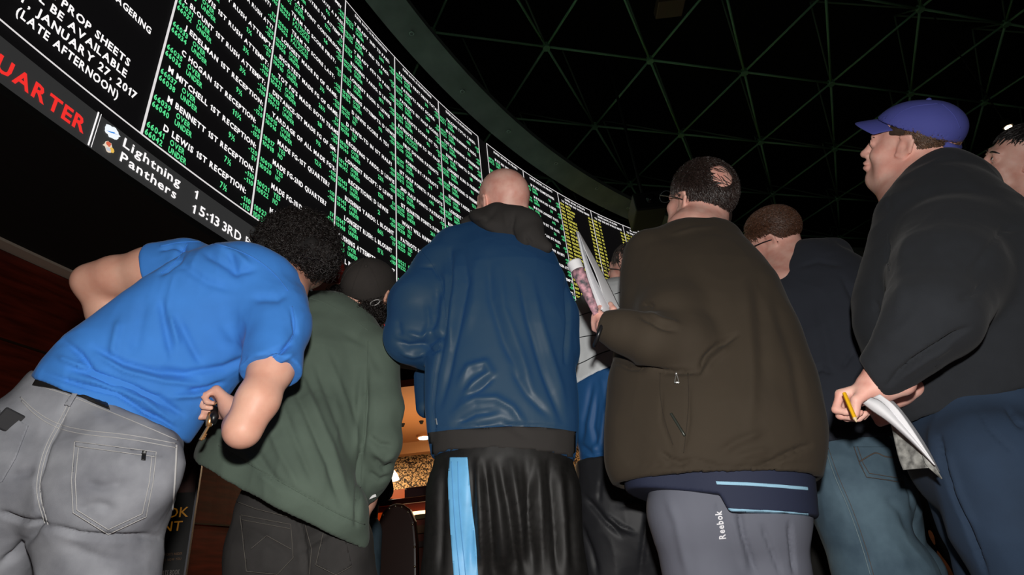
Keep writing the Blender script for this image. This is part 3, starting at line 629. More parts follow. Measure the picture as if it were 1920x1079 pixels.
def add_hand(v, wrist, y, z, side=1, curl=(40, 50, 30), thumb=(.6, .6, .35), tcurl=(.15, .8, .5), s=1., spread=0., wr=.024, tb=None, per=None):
    y = nrm(y); z = ortho(z, y); x = np.cross(y, z)*side; w = np.asarray(wrist, float); P = lambda a, b, c: w+s*(a*x+b*y+c*z); C = lambda a, ra, b, rb: cone((a, ra*s), (b, rb*s))
    A = v.add; kn = []
    for i, (bx, by, L) in enumerate([(.030, .092, (.040, .024, .019)), (.0105, .096, (.044, .027, .020)), (-.010, .092, (.041, .025, .019)), (-.029, .084, (.032, .019, .017))]):
        b = P(bx, by, -.002); A(C(P(bx*.55, .012, 0), .0165, b, .0118), .014)
        c = per[i] if per else curl; ang = 0; q = b; r0 = .0098-.0008*(i == 3)
        for k in range(3):
            ang += math.radians(c[k]); d = math.cos(ang)*y + math.sin(ang)*z + spread*(1.5-i)*.12*x; d = nrm(d); q2 = q + s*L[k]*d
            A(C(q, r0-.0009*k, q2, r0-.0009*(k+1)), .004); q = q2
        kn.append(q)
    A(C(P(.018, .015, .004), .016, P(.030, .045, .008), .0135), .012)
    t0 = P(.026, .030, .008) if tb is None else tb; d1 = nrm(thumb[0]*x+thumb[1]*y+thumb[2]*z); d2 = nrm(tcurl[0]*x+tcurl[1]*y+tcurl[2]*z)
    t1 = t0+d1*.042*s; t2 = t1+d2*.032*s; A(C(t0, .0155, t1, .0115), .010); A(C(t1, .0112, t2, .0092), .004)
    A(C(P(0, -.03, 0), wr/s, P(0, .03, 0), .024), .02)
    return kn, t2
def strands(h, name, m, parent, n, length, comb, keep, rad=(.081, .102, .092), c0=(0, -.014, .034), width=.0013, rnd=.35, lift=.1, seed=1, wave=0.):
    """short straight hair: tapering locks combed over the skull"""
    g = np.random.default_rng(seed); U = g.normal(size=(n*4, 3)); U /= np.linalg.norm(U, axis=1)[:, None]; rad = np.array(rad); c0 = np.array(c0)
    P0 = U*rad + c0; P0 = P0[keep(P0)][:n]; N = len(P0)
    if not N: return None
    cmb = np.array([comb(p) for p in P0]) if callable(comb) else np.tile(comb, (N, 1)).astype(float); cmb = cmb + g.normal(size=(N, 3))*rnd
    K = 6; pts = [P0]; L = length*(.6+.8*g.random(N)); p = P0.copy(); ph = g.random(N)*6
    for k in range(1, K):
        nn = (p-c0)/rad**2; nn /= np.linalg.norm(nn, axis=1)[:, None]; t = cmb - nn*(cmb*nn).sum(1)[:, None]; t /= np.linalg.norm(t, axis=1)[:, None]+1e-9
        p = p + t*(L/(K-1))[:, None]; q = p-c0; e = np.sqrt(((q/rad)**2).sum(1))[:, None]; p = c0+q/e*(1+.02+lift*(k/K)**1.5*(.3+.7*g.random(N)[:, None])*.6)
        if wave: p = p + nn*(wave*np.sin(ph+k*1.6))[:, None]
        pts.append(p)
    pts = np.stack(pts, 1); T = np.gradient(pts, axis=1); T /= np.linalg.norm(T, axis=2)[..., None]+1e-9
    nn = (pts-c0)/rad**2; nn /= np.linalg.norm(nn, axis=2)[..., None]; B = np.cross(T, nn); B /= np.linalg.norm(B, axis=2)[..., None]+1e-9
    wv = (width*np.array([1., 1.1, 1, .85, .6, .15]))[None, :, None]*(.6+.8*g.random(N))[:, None, None]
    ring3 = [pts+B*wv*1.6, pts+nn*wv, pts-B*wv*1.6]; V = np.stack(ring3, 2).reshape(-1, 3); V = h.c + h.k*(V@h.A)
    base = (np.arange(N)*K*3)[:, None, None]; kk = (np.arange(K-1)*3)[None, :, None]; j = np.arange(3)[None, None, :]; j2 = (j+1) % 3
    Q = np.stack([base+kk+j, base+kk+j2, base+kk+3+j2, base+kk+3+j], -1).reshape(-1, 4)
    return link(name, npmesh(V, Q), m, parent)
def curls(c, ax, rad, name, m, parent, n, seed=2, keep=None, R_=.009, thick=.0016, turns=1.6, ln=.03, jit=.12):
    g = np.random.default_rng(seed); U = g.normal(size=(n, 3)); U /= np.linalg.norm(U, axis=1)[:, None]
    if keep is not None: U = U[keep(U)]
    N = len(U); A = np.asarray(ax); rad = np.array(rad); K = 11
    sc = (1-jit*g.random(N))[:, None]; P0 = (U*rad*sc)@A + c; nn = (U/rad)@A; nn /= np.linalg.norm(nn, axis=1)[:, None]
    t = np.cross(nn, g.normal(size=(N, 3))); t /= np.linalg.norm(t, axis=1)[:, None]; b = np.cross(nn, t); ax_ = .55*nn + t*.9 + np.array([0, 0, -.25]); ax_ /= np.linalg.norm(ax_, axis=1)[:, None]
    e1 = np.cross(ax_, b); e1 /= np.linalg.norm(e1, axis=1)[:, None]; e2 = np.cross(ax_, e1); rr = R_*(.6+.7*g.random(N)); L = ln*(.5+g.random(N)); ph = g.random(N)*6.28
    u = np.linspace(0, 1, K); an = ph[:, None]+u*turns*6.28; pts = P0[:, None]+ax_[:, None]*(L[:, None]*u)[..., None]+e1[:, None]*(rr[:, None]*np.cos(an))[..., None]+e2[:, None]*(rr[:, None]*np.sin(an))[..., None]
    T = np.gradient(pts, axis=1); T /= np.linalg.norm(T, axis=2)[..., None]; s1 = np.cross(T, ax_[:, None]); s1 /= np.linalg.norm(s1, axis=2)[..., None]+1e-9; s2 = np.cross(T, s1); w_ = thick*np.clip(1.2-u, .3, 1)[None, :, None]
    V = np.stack([pts+w_*(math.cos(a)*s1+math.sin(a)*s2) for a in (0, 2.09, 4.19)], 2).reshape(-1, 3)
    base = (np.arange(N)*K*3)[:, None, None]; kk = (np.arange(K-1)*3)[None, :, None]; j = np.arange(3)[None, None, :]; j2 = (j+1) % 3
    Q = np.stack([base+kk+j, base+kk+j2, base+kk+3+j2, base+kk+3+j], -1).reshape(-1, 4); return link(name, npmesh(V, Q), m, parent)
def shape(name, prims, m, parent, h=.006, k=.03, clips=(), hollow=None, strokes=(), noise=(), smooth=2, subs=(), post=None):
    v = Vol([p if not isinstance(p[0], tuple) else p[0] for p in prims], h)
    for p in prims:
        if isinstance(p[0], tuple): v.add(p[0], p[1])
        else: v.add(p, k)
    for s_ in subs: v.sub(*s_)
    if hollow: v.hollow(*hollow)
    for c in clips: v.clip(c)
    if post: post(v)
    V, Q = v.surf(smooth); V = sculpt(V, Q, strokes, noise); V = lap(V, Q, 1) if strokes else V; o = link(name, npmesh(V, Q), m, parent)
    o['_k'] = 1; del o['_k']; return o, bvh_of(V, Q), V, Q
def cut(p1, p2, Y, v=None, up=True):  # half-space under (up) the hem line through two photo points; negative = kept
    a = W(*p1, Y); b = W(*p2, Y); v = nrm(v) if v is not None else np.array([0, 1., 0]); n = nrm(np.cross(b-a, v)); n = -n if n[2] > 0 else n
    n = n if up else -n
    return lambda P: (P-a)@n
def shr(j, f, mn=.012): return [(p, max(mn, r*f)) for p, r in j]
def body(parent, m, head, hk, neck, torso, ts, arms, legs, hands, h=.005, v=(0, 1, 0), extra=(), fs=.86):
    """one continuous body: head, neck, trunk, limbs, hands, feet"""
    pr_ = []
    for a_, b_ in zip(torso[:-1], torso[1:]): pr_.append((cone((a_[0], a_[1]*.80), (b_[0], b_[1]*.80), ts, v), .05))
    for L in arms: pr_ += [(cone(a_, b_), .03) for a_, b_ in zip(L[:-1], L[1:])]
    for L in legs: pr_ += [(cone((a_[0], a_[1]*fs), (b_[0], b_[1]*fs)), .03) for a_, b_ in zip(L[:-1], L[1:])]
    bnd = [p[0] for p in pr_] + [(head.c-.15*head.k, head.c+.15*head.k, None)] + [(np.asarray(q[0])-.16, np.asarray(q[0])+.16, None) for q in hands]
    V_ = Vol(bnd, h)
    for p, k in pr_: V_.add(p, k)
    for L in legs:
        f = L[-1][0]; d = np.array([v[0], v[1], 0]); d = nrm(d); V_.add(cone((f*[1, 1, 0]+[0, 0, .05], .038), (f*[1, 1, 0]+[0, 0, .036]+d*.13, .03)), .03)
    add_head(V_, head, neck=neck, **hk)
    out = [add_hand(V_, *q[:3], **(q[3] if len(q) > 3 else {})) for q in hands]
    for e_ in extra: V_.add(*e_)
    Vv, Q = V_.surf(2); o = link('body', npmesh(Vv, Q), m, parent); return o, bvh_of(Vv, Q), out
def shoes(parent, legs, m, v=(0, 1, 0)):
    d = nrm(np.array([v[0], v[1], 0]))
    for L in legs:
        f = L[-1][0]*[1, 1, 0]; c = [cone((f-d*.03+[0, 0, .055], .055), (f+d*.16+[0, 0, .045], .045)), cone((f+[0, 0, .06], .055), (f+[0, 0, .12], .056))]
        o = shape('shoe', c, m, parent, .008, clips=[lambda P: -P[..., 2]+.001])[0]
def glasses(h, m, parent, ext=.0, side=-1):
    mb = MB(); K = lambda x, y, z: h.p(x, y, z)
    for sx in (-1, 1):
        mb.tube([K(sx*(.033+.026*math.cos(a)), .112, .002+.019*math.sin(a)) for a in np.linspace(0, 2*PI, 17)], .0016, 6)
        mb.tube([K(sx*.06, .111, .01), K(sx*.078, .09, .012), K(sx*.086, .02, .014), K(sx*.087, -.018, .010), K(sx*.086, -.03, -.008)], .0022, 6)
    mb.tube([K(-.008, .113, .006), K(0, .117, .009), K(.008, .113, .006)], .0016, 6); return mb.obj('glasses', m, parent, True)
def eyes(h, parent, iris, sides=(-1, 1)):
    for sx in sides:
        c = h.p(sx*.031, .0825, .003); bm = bmesh.new(); bmesh.ops.create_uvsphere(bm, u_segments=20, v_segments=12, radius=.0122*h.k); bmesh.ops.translate(bm, verts=bm.verts, vec=c); me = bpy.data.meshes.new('eye'); bm.to_mesh(me); bm.free(); e = link('eye', me, m_eye, parent)
        g = nrm(h.f+.15*h.u-.05*sx*h.r); mb = MB(); mb.tube([c+g*.0112*h.k, c+g*.0128*h.k], [.0056*h.k, .0048*h.k], 14); mb.obj('iris', iris, e)
        mb = MB()
        for zz, bend in ((.0115, .0035), (-.0065, -.002)):
            mb.tube([h.p(sx*.031+x*.0155, .0925-.006*x*x, .003+(zz*(1-x*x)*.72)+.0005) for x in np.linspace(-1, 1, 9)], .0021, 6)
        mb.obj('eyelids', m_skin2, parent, True)
m_skin = mat('skin_fair', hexc(232, 186, 170), .5, sss=.12, var=(22, .10, hexc(224, 164, 148)), bump=(260, .12), spec=.4, dist=.001)
m_skin1 = mat('skin_tan', hexc(220, 172, 150), .5, sss=.12, var=(14, .12, hexc(212, 152, 130)), bump=(200, .12), spec=.4, dist=.001)
m_skin2 = mat('skin_pink', hexc(238, 190, 174), .5, sss=.12, var=(26, .12, hexc(230, 164, 148)), bump=(260, .15), spec=.4, dist=.001)
m_eye = mat('eye_white', hexc(225, 215, 210), .25); m_iris = mat('iris_dark', hexc(50, 40, 35), .2)
m_shoe = mat('shoe_dark', hexc(30, 30, 32), .6)
# ================================================================== person in blue T-shirt
m_tee = mat('tshirt_blue', hexc(56, 126, 208), .85, sheen=.05, var=(9, .10), bump=(900, .25), dist=.0006)
m_jean = mat('grey_denim', hexc(142, 144, 150), .85, var=(11, .16, hexc(112, 114, 121)), bump=(800, .3), dist=.0008)
m_thread = mat('grey_thread', hexc(172, 171, 170), .8); m_belt = mat('belt_black', hexc(26, 25, 24), .45)
m_hair_b = mat('hair_black', hexc(30, 24, 22), .45, spec=.5)
g1 = empty('person', (-.95, 1.3, 0)); tag(g1, 'person with curly black hair leaning sideways in a bright blue T-shirt and grey jeans', 'person', 'people watching the betting screen')
s = lambda x, y, r, Y=1.27: S(x, y, Y, r)
v1 = D(s(430, 600, 1)[0], 0, 0, 1)
tor = [s(200, 790, 142, 1.25), s(250, 720, 128, 1.25), s(330, 640, 112, 1.27), s(420, 580, 112, 1.29), s(470, 560, 96, 1.3)]
shl = [s(352, 496, 40, 1.3), s(430, 530, 62, 1.3), s(515, 596, 54, 1.28), s(530, 618, 44, 1.28)]
armL = [s(345, 497, 44, 1.3), s(285, 508, 43, 1.3), s(215, 520, 37, 1.3), s(172, 528, 30, 1.3), s(205, 590, 33, 1.36), s(262, 668, 26, 1.44)]
armR = [s(518, 625, 46, 1.27), s(510, 690, 42, 1.24), s(483, 752, 37, 1.21), s(455, 806, 31, 1.2), s(452, 800, 29, 1.26), s(446, 780, 21, 1.32)]
hip = [s(190, 770, 138, 1.25), s(170, 860, 150, 1.25)]
legR = [s(207, 880, 106, 1.25), s(195, 960, 102, 1.25), s(192, 1079, 91, 1.27)]; kr = legR[-1][0]; legR += [(np.array([kr[0]+.02, kr[1]+.02, .42]), .085), (np.array([kr[0]+.02, kr[1]+.06, .1]), .06)]
legL = [s(45, 880, 112, 1.25), s(0, 960, 104, 1.25), s(-60, 1079, 88, 1.27)]; kl = legL[-1][0]; legL += [(np.array([kl[0]-.04, kl[1]+.02, .42]), .085), (np.array([kl[0]-.06, kl[1]+.06, .1]), .06)]
hc = W(566, 478, 1.41); H1 = Head(hc, D(hc, .45, .25, .85), D(hc, .25, 1, -.2), .88)
hnd1 = armR[-1][0]; hndL = armL[-1][0]
bo, bb, hk1 = body(g1, m_skin1, H1, {}, s(528, 552, 40, 1.32), tor, .6, [[(p, r*(.8 if i < 1 else .97)) for i, (p, r) in enumerate(armL)], [(p, r*(.68 if i < 1 else (.88 if i < 2 else .95))) for i, (p, r) in enumerate(armR)]], [legL, legR],
   [(hnd1, D(hnd1, -.62, .62, .40), D(hnd1, -.70, -.62, -.15), dict(side=-1, curl=(80, 85, 45), wr=.024, s=.9, thumb=(.15, .75, .65), tcurl=(-.4, .3, .9))), (hndL, D(hndL, .7, -.4, .6), D(hndL, .3, .2, .9), dict(side=-1, curl=(20, 30, 20), wr=.026))], v=v1, h=.005)
# T-shirt
sl = [((cone(*c_, .6, v1) if False else c_), .04) for c_ in chain(tor, .62, v1)]
sl += [(c, .05) for c in chain(shl, .8, v1)]
sleeveL = [cone((armL[0][0], armL[0][1]*1.12), s(287, 508, 52, 1.3))]; sleeveR = [cone((armR[0][0], armR[0][1]*1.15), s(508, 700, 56, 1.235))]
hem = cut((62, 709), (338, 826), 1.25)
endL = nrm(W(287, 508, 1.3)-W(345, 497, 1.3)); cL = W(291, 507, 1.3); endR = nrm(W(503, 712, 1.235)-W(518, 630, 1.27)); cR = W(500, 700, 1.235)
def near(P, c, rad): return np.sqrt(((P-c)**2).sum(-1))-rad
def sleeve_cut(P):
    a = np.minimum((P-cL)@endL, 0.5); b = np.maximum(-a, near(P, cL, .13)); 
    return np.maximum(np.where(near(P, cL, .11) < 0, (P-cL)@endL, -1), np.where(near(P, cR, .12) < 0, (P-cR)@endR, -1))
st = [([(285, 690), (350, 700), (420, 690), (470, 668)], 8, -.008), ([(120, 640), (150, 665), (175, 700), (230, 735)], 6, -.009), ([(130, 690), (190, 705), (260, 730), (330, 775)], 6, -.010),
 ([(135, 705), (200, 722), (270, 752), (320, 790)], 6, .006), ([(175, 650), (230, 680), (300, 700), (370, 708)], 7, -.008), ([(180, 665), (235, 697), (310, 716), (375, 722)], 6, .006), ([(250, 735), (300, 745), (345, 780)], 6, -.008),
 ([(300, 560), (312, 620), (322, 670)], 9, -.007), ([(335, 600), (360, 650), (380, 685)], 9, -.006), ([(318, 590), (335, 650)], 7, .005), ([(225, 600), (212, 650), (210, 675)], 9, .005),
 ([(380, 470), (430, 500), (450, 520)], 9, -.007), ([(395, 455), (440, 475), (470, 500)], 8, .006), ([(430, 470), (445, 510), (480, 505)], 8, -.006), ([(340, 480), (345, 500), (390, 530), (440, 545)], 10, -.005),
 ([(470, 560), (520, 560), (545, 545)], 10, -.006), ([(300, 470), (322, 462), (346, 466)], 4, -.006), ([(348, 455), (330, 490), (300, 515)], 6, -.010), ([(545, 580), (555, 625), (530, 660), (480, 690)], 4, -.006),
 ([(500, 665), (530, 655), (555, 640)], 6, -.006), ([(490, 680), (525, 678), (555, 660)], 6, .005), ([(505, 700), (520, 690), (545, 685)], 5, -.004), ([(80, 700), (150, 722), (220, 740), (300, 790)], 5, -.007), ([(110, 670), (160, 690)], 5, .006),
 ([(260, 770), (300, 785), (330, 805)], 5, -.007), ([(350, 735), (390, 728), (420, 716)], 6, -.008), ([(320, 745), (360, 742), (390, 735)], 6, .007), ([(410, 600), (440, 640), (430, 680)], 14, .004), ([(270, 560), (260, 620), (250, 670)], 14, -.004)]
drape = [(cone(s(300, 745, 46, 1.36), s(395, 715, 34, 1.38)), .05), (cone(s(310, 775, 40, 1.33), s(355, 735, 38, 1.38)), .05), (cone(s(400, 650, 50, 1.37), s(460, 640, 45, 1.36)), .05)]
def hollow_fn(P): return np.maximum(hem(P)-.0, -(hem(P)+.10))
tee, tb, tV, tQ = shape('t_shirt', sl+[(c, .03) for c in sleeveL+sleeveR]+drape, m_tee, g1, .0045, .04, clips=[hem, sleeve_cut], hollow=(lambda P: -(hem(P)+.09), .010), strokes=st, noise=[(.0022, (16, 16, 9)), (-.003, (7, 7, 7))])
seam(tb, [(300, 462), (345, 452), (405, 456), (470, 478), (515, 512), (540, 545)], .0016, 'collar_seam', m_tee, tee)
seam(tb, [(352, 456), (335, 485), (302, 512)], .0012, 'sleeve_seam', m_tee, tee); seam(tb, [(548, 575), (556, 620), (532, 660), (480, 688)], .0012, 'sleeve_seam', m_tee, tee)
# jeans
jst = [([(128, 742), (112, 800), (88, 850), (72, 905), (78, 965), (95, 1000)], 4, -.006), ([(78, 965), (60, 1000), (30, 1040), (0, 1060)], 9, -.012), ([(88, 985), (150, 1003), (230, 1008), (310, 1008)], 6, -.010), ([(0, 960), (40, 975), (85, 985)], 6, -.009),
 ([(160, 905), (190, 915), (235, 905)], 10, -.005), ([(145, 960), (180, 945), (215, 955)], 10, -.005), ([(20, 895), (50, 890), (62, 880)], 8, -.005), ([(230, 830), (270, 850), (320, 850)], 8, -.005), ([(120, 1020), (180, 1045), (240, 1060)], 12, -.004)]
jt = cut((50, 690), (345, 815), 1.25, up=False)
jp = [(c, .05) for c in chain(hip, .66, v1)]+[(c, .035) for c in chain(legR, .95, v1)+chain(legL, .95, v1)]+[(ell(W(215, 890, 1.20), (.14, .09, .13)), .05), (ell(W(25, 870, 1.20), (.13, .09, .13)), .05)]
jn, jb, jV, jQ = shape('jeans', jp, m_jean, g1, .006, .035, clips=[jt, lambda P: .06-P[..., 2]], strokes=jst, noise=[(.0022, (11, 11, 14)), (-.003, (8, 8, 5))])
shoes(g1, [legL, legR], m_shoe, v1)
pk = patch(jb, [(140, 828), (293, 848), (289, 900), (274, 970), (203, 1003), (136, 962), (134, 900)], 'back_pocket', m_jean, jn, .004, 4, .004)
patch(jb, [(0, 770), (10, 775), (52, 798), (28, 860), (2, 905), (-30, 915)], 'back_pocket', m_jean, jn, .004, 4, .004)
for ln in ([(140, 828), (293, 848)], [(142, 837), (290, 857)], [(140, 828), (134, 900), (137, 962), (203, 1003), (274, 970), (287, 905), (293, 848)], [(147, 840), (141, 900), (144, 957), (203, 994), (267, 964), (280, 905), (285, 855)]): seam(jb, ln, .0009, 'stitching', m_thread, jn, sm=False, off=.0080)
for ln in ([(38, 745), (70, 775), (110, 797), (160, 808), (240, 815), (330, 832)], [(40, 752), (70, 783), (110, 805), (160, 816), (240, 823), (330, 840)], [(138, 748), (118, 790), (90, 838), (76, 890), (74, 930), (90, 985)], [(132, 748), (111, 790), (84, 838), (70, 890), (68, 930), (84, 982)], [(65, 722), (120, 738), (180, 762), (250, 790), (333, 826)]): seam(jb, ln, .001, 'stitching', m_thread, jn, off=.001)
seam(jb, [(331, 835), (330, 870), (326, 930), (318, 1010), (308, 1079)], .0022, 'side_seam', m_thread, jn)
patch(jb, [(267, 845), (275, 846), (273, 863), (265, 862)], 'pocket_tab', m_belt, jn, .0105, 3, .002)
patch(jb, [(66, 712), (100, 716), (150, 730), (200, 752), (206, 766), (150, 744), (100, 728), (60, 722)], 'belt', m_belt, g1, .010, 4, .004)
patch(jb, [(139, 732), (147, 735), (130, 762), (120, 759)], 'belt_loop', m_jean, jn, .011, 3, .003)
# phone poking out of the pocket
ph = W(28, 780, 1.16); q = bb
pp = hit(jb, 26, 782, .012)
if pp is not None:
    mb = MB(); A_ = np.stack([D(pp, .85, -.5, 0), D(pp, 0, 0, 1), D(pp, .5, .85, 0)], 1); mb.box((-.022, -.002, -.03), (.022, .006, .010), A_, pp); tag(bevel(mb.obj('smartphone', mat('phone_black', hexc(22, 22, 26), .75)), .003), 'dark phone poking out of the left back pocket of the grey jeans', 'phone')
# hair
m_hairv = mat('hair_black_mass', hexc(16, 12, 11), .9)
ax1 = H1.A; hcc = W(560, 459, 1.385); hr = S(0, 0, 1, 1)
rad1 = np.array([.108, .118, .092])
ho = shape('hair_mass', [ell(hcc, rad1*.93, ax1), (ell(W(522, 472, 1.35), (.055, .06, .055)), .03), (ell(W(592, 482, 1.35), (.055, .06, .045)), .03)], m_hairv, g1, .006, noise=[(-.008, (50, 50, 50))])[0]; ho.name = 'hair'
curls(hcc, ax1, rad1*.97, 'curls', m_hair_b, ho, 4200, seed=3); curls(W(520, 474, 1.35), ax1, (.055, .06, .056), 'curls', m_hair_b, ho, 600, seed=4); curls(W(592, 484, 1.35), ax1, (.055, .058, .046), 'curls', m_hair_b, ho, 500, seed=5)
# keys held in the right hand
kc = W(396, 752, 1.315); m_brass = mat('key_brass', hexc(215, 165, 110), .3, .8); m_kblk = mat('key_black', hexc(18, 18, 20), .35)
ky = empty('key_bunch', tuple(kc)); tag(ky, 'bunch of keys with a long brass key held by the person in the blue T-shirt', 'keys')
mb = MB(); mb.tube([kc+.013*(math.cos(a)*D(kc, 1, 0, .3)+math.sin(a)*D(kc, 0, 1, 0)) for a in np.linspace(0, 6.28, 15)], .0016, 6); mb.obj('key_ring', m_brass, ky, True)
a_ = W(396, 775, 1.305); b_ = W(391, 800, 1.30); c_ = W(376, 826, 1.295)
mb = MB(); mb.tube([a_, a_*.5+b_*.5, b_], [.0075, .009, .006], 10); mb.obj('key_head', m_brass, ky, True); mb = MB(); mb.tube([b_, c_], [.0032, .0042], 6)
for t in (.55, .7, .85): p_ = b_*(1-t)+c_*t; mb.tube([p_, p_+D(kc, .8, -.3, 0)*.006], .0022, 5)
mb.obj('key_blade', m_brass, ky)
mb = MB(); mb.tube([W(402, 765, 1.31), W(401, 782, 1.305), W(398, 795, 1.305)], [.007, .011, .008], 10); mb.obj('key_fob', m_kblk, ky, True); mb = MB(); mb.tube([W(404, 778, 1.31), W(397, 798, 1.31)], .002, 6); mb.obj('small_key', mat('key_steel', hexc(200, 200, 205), .3, .9), ky)
# ================================================================== person in green sweatshirt and black cap
m_swt = mat('sweatshirt_green', hexc(90, 105, 93), .92, sheen=.05, var=(10, .10), bump=(700, .35), dist=.0008)
m_bj = mat('black_denim', hexc(50, 48, 47), .85, var=(14, .25), bump=(800, .3), dist=.0008); m_bthr = mat('black_thread', hexc(92, 88, 82), .8)
m_cap = mat('cap_black', hexc(50, 45, 42), .9, bump=(600, .3), var=(20, .12))
g2 = empty('person', (-.6, 1.75, 0)); tag(g2, 'person in a dark green sweatshirt, black cap and black jeans seen from behind', 'person', 'people watching the betting screen')
s = lambda x, y, r, Y=1.72: S(x, y, Y, r)
v2 = D(s(600, 800, 1)[0], 0, 0, 1)
tor = [s(520, 965, 152, 1.68), s(545, 870, 150, 1.7), s(575, 770, 134, 1.72), s(602, 680, 118, 1.74), s(612, 625, 84, 1.76)]
shl = [s(548, 610, 56, 1.76), s(620, 612, 50, 1.76), s(692, 665, 46, 1.74)]
armR = [s(697, 680, 50, 1.74), s(712, 770, 42, 1.71), s(712, 830, 38, 1.7), s(702, 885, 30, 1.76), s(693, 925, 20, 1.82)]
armL = [s(530, 640, 50, 1.76), s(470, 720, 42, 1.85), s(450, 790, 36, 1.95), s(480, 780, 26, 2.05), s(500, 760, 20, 2.1)]
hip = [s(560, 960, 112, 1.7), s(558, 1030, 120, 1.7)]
legR = [s(620, 1030, 78, 1.7), s(635, 1120, 70, 1.72)]; k_ = legR[-1][0]; legR += [(np.array([k_[0], k_[1]+.03, .1]), .06)]
legL = [s(506, 1030, 76, 1.7), s(494, 1120, 68, 1.72)]; k_ = legL[-1][0]; legL += [(np.array([k_[0], k_[1]+.03, .1]), .06)]
hc = W(692, 552, 1.80); H2 = Head(hc, D(hc, .55, -.1, .75), D(hc, .05, 1, -.35), .97)
hR, hL = armR[-1][0], armL[-1][0]
body(g2, m_skin1, H2, {}, s(625, 610, 38, 1.78), hip[::-1]+tor[1:] if False else [hip[1], hip[0]]+[(p_, r_*.7) for p_, r_ in tor[2:]], .6, [shr(armR, .7), shr(armL, .7)], [legL, legR], [(hR, D(hR, -.1, -.8, .6), D(hR, -.9, 0, .2), dict(side=1)), (hL, D(hL, .6, .2, .7), D(hL, 0, -.9, 0), dict(side=1))], v=v2, h=.006)
hem = cut((388, 872), (672, 1024), 1.68)
p = [(c, .05) for c in chain(tor, .64, v2)+chain(shl, .85, v2)]+[(c, .03) for c in chain(armR, 1)+chain(armL, 1)]+[(cone(s(430, 850, 50, 1.70), s(500, 760, 60, 1.74)), .05), (cone(s(450, 880, 56, 1.60), s(560, 930, 60, 1.585)), .05), (cone(s(560, 930, 60, 1.585), s(630, 965, 56, 1.60)), .05), (cone(s(640, 960, 44, 1.64), s(650, 1010, 44, 1.66)), .04), (cone(s(570, 820, 80, 1.62), s(570, 900, 80, 1.60)), .06), (cone(s(590, 625, 34, 1.76), s(645, 622, 34, 1.77)), .03)]
st = [([(686, 690), (684, 760), (678, 840), (672, 930), (668, 985)], 5, -.014), ([(676, 700), (672, 780), (664, 860)], 8, .006), ([(700, 860), (720, 880), (740, 870)], 6, -.010), ([(700, 845), (722, 862), (742, 850)], 6, .006), ([(688, 815), (712, 835), (738, 838)], 7, -.008), ([(690, 885), (712, 900), (730, 893)], 5, -.007),
 ([(540, 700), (580, 790), (615, 870), (640, 950)], 8, -.007), ([(560, 690), (600, 790), (632, 870), (655, 945)], 8, .006), ([(520, 740), (555, 830), (590, 910)], 8, -.006), ([(500, 790), (525, 850), (560, 915)], 7, .005), ([(590, 680), (630, 780), (655, 860)], 8, -.006), ([(610, 660), (650, 760), (668, 830)], 8, .005),
 ([(470, 830), (500, 880), (530, 915)], 8, -.006), ([(450, 830), (475, 870), (505, 905)], 7, .004), ([(545, 620), (570, 700), (600, 760)], 10, -.005), ([(412, 838), (480, 880), (560, 925), (640, 970), (682, 985)], 3, -.006), ([(640, 620), (690, 650), (715, 700)], 8, -.004)]
sw, sb, sV, sQ = shape('sweatshirt', p, m_swt, g2, .006, .04, clips=[hem, lambda P: ((P-hR)@nrm(hR-armR[-2][0]))-.0+np.where(near(P, hR, .09) < 0, 0, -9)], hollow=(lambda P: -(hem(P)+.10), .011), strokes=st, noise=[(.003, (12, 12, 7)), (-.003, (7, 7, 6))])
seam(sb, [(410, 836), (480, 878), (560, 923), (640, 968), (684, 984)], .0015, 'waistband_seam', m_swt, sw); seam(sb, [(690, 640), (688, 720), (684, 800), (678, 880), (674, 940)], .0013, 'side_seam', m_swt, sw); seam(sb, [(560, 556), (600, 563), (650, 590), (690, 620)], .0016, 'collar_seam', m_swt, sw)
jn, jb, _, _ = shape('jeans', [(c, .05) for c in chain(hip, .6, v2)]+[(c, .03) for c in chain(legL, 1)+chain(legR, 1)]+[(ell(W(515, 1030, 1.67), (.09, .06, .1)), .04), (ell(W(618, 1040, 1.67), (.09, .06, .1)), .04)], m_bj, g2, .0065, clips=[lambda P: .05-P[..., 2]], strokes=[([(556, 960), (566, 1000), (575, 1079)], 5, -.009), ([(560, 1035), (600, 1010), (640, 985)], 6, -.006), ([(440, 985), (480, 1000), (540, 1040)], 8, -.004)], noise=[(.0025, (12, 12, 12))])
patch(jb, [(450, 966), (545, 984), (550, 1046), (520, 1078), (462, 1072)], 'back_pocket', m_bj, jn, .004, 4, .003)
patch(jb, [(606, 1000), (648, 1012), (660, 1060), (630, 1079), (592, 1060)], 'back_pocket', m_bj, jn, .004, 4, .003)
for ln in ([(450, 966), (545, 984), (550, 1046), (520, 1078), (462, 1072), (450, 966)], [(452, 975), (544, 992)], [(470, 1030), (500, 1005), (545, 1030)], [(606, 1000), (592, 1060), (630, 1079), (660, 1062)], [(572, 985), (584, 1030), (580, 1079)], [(440, 940), (480, 955), (560, 975)]): seam(jb, ln, .0009, 'stitching', m_bthr, jn, sm=False, off=.0085)
shoes(g2, [legL, legR], m_shoe, v2)
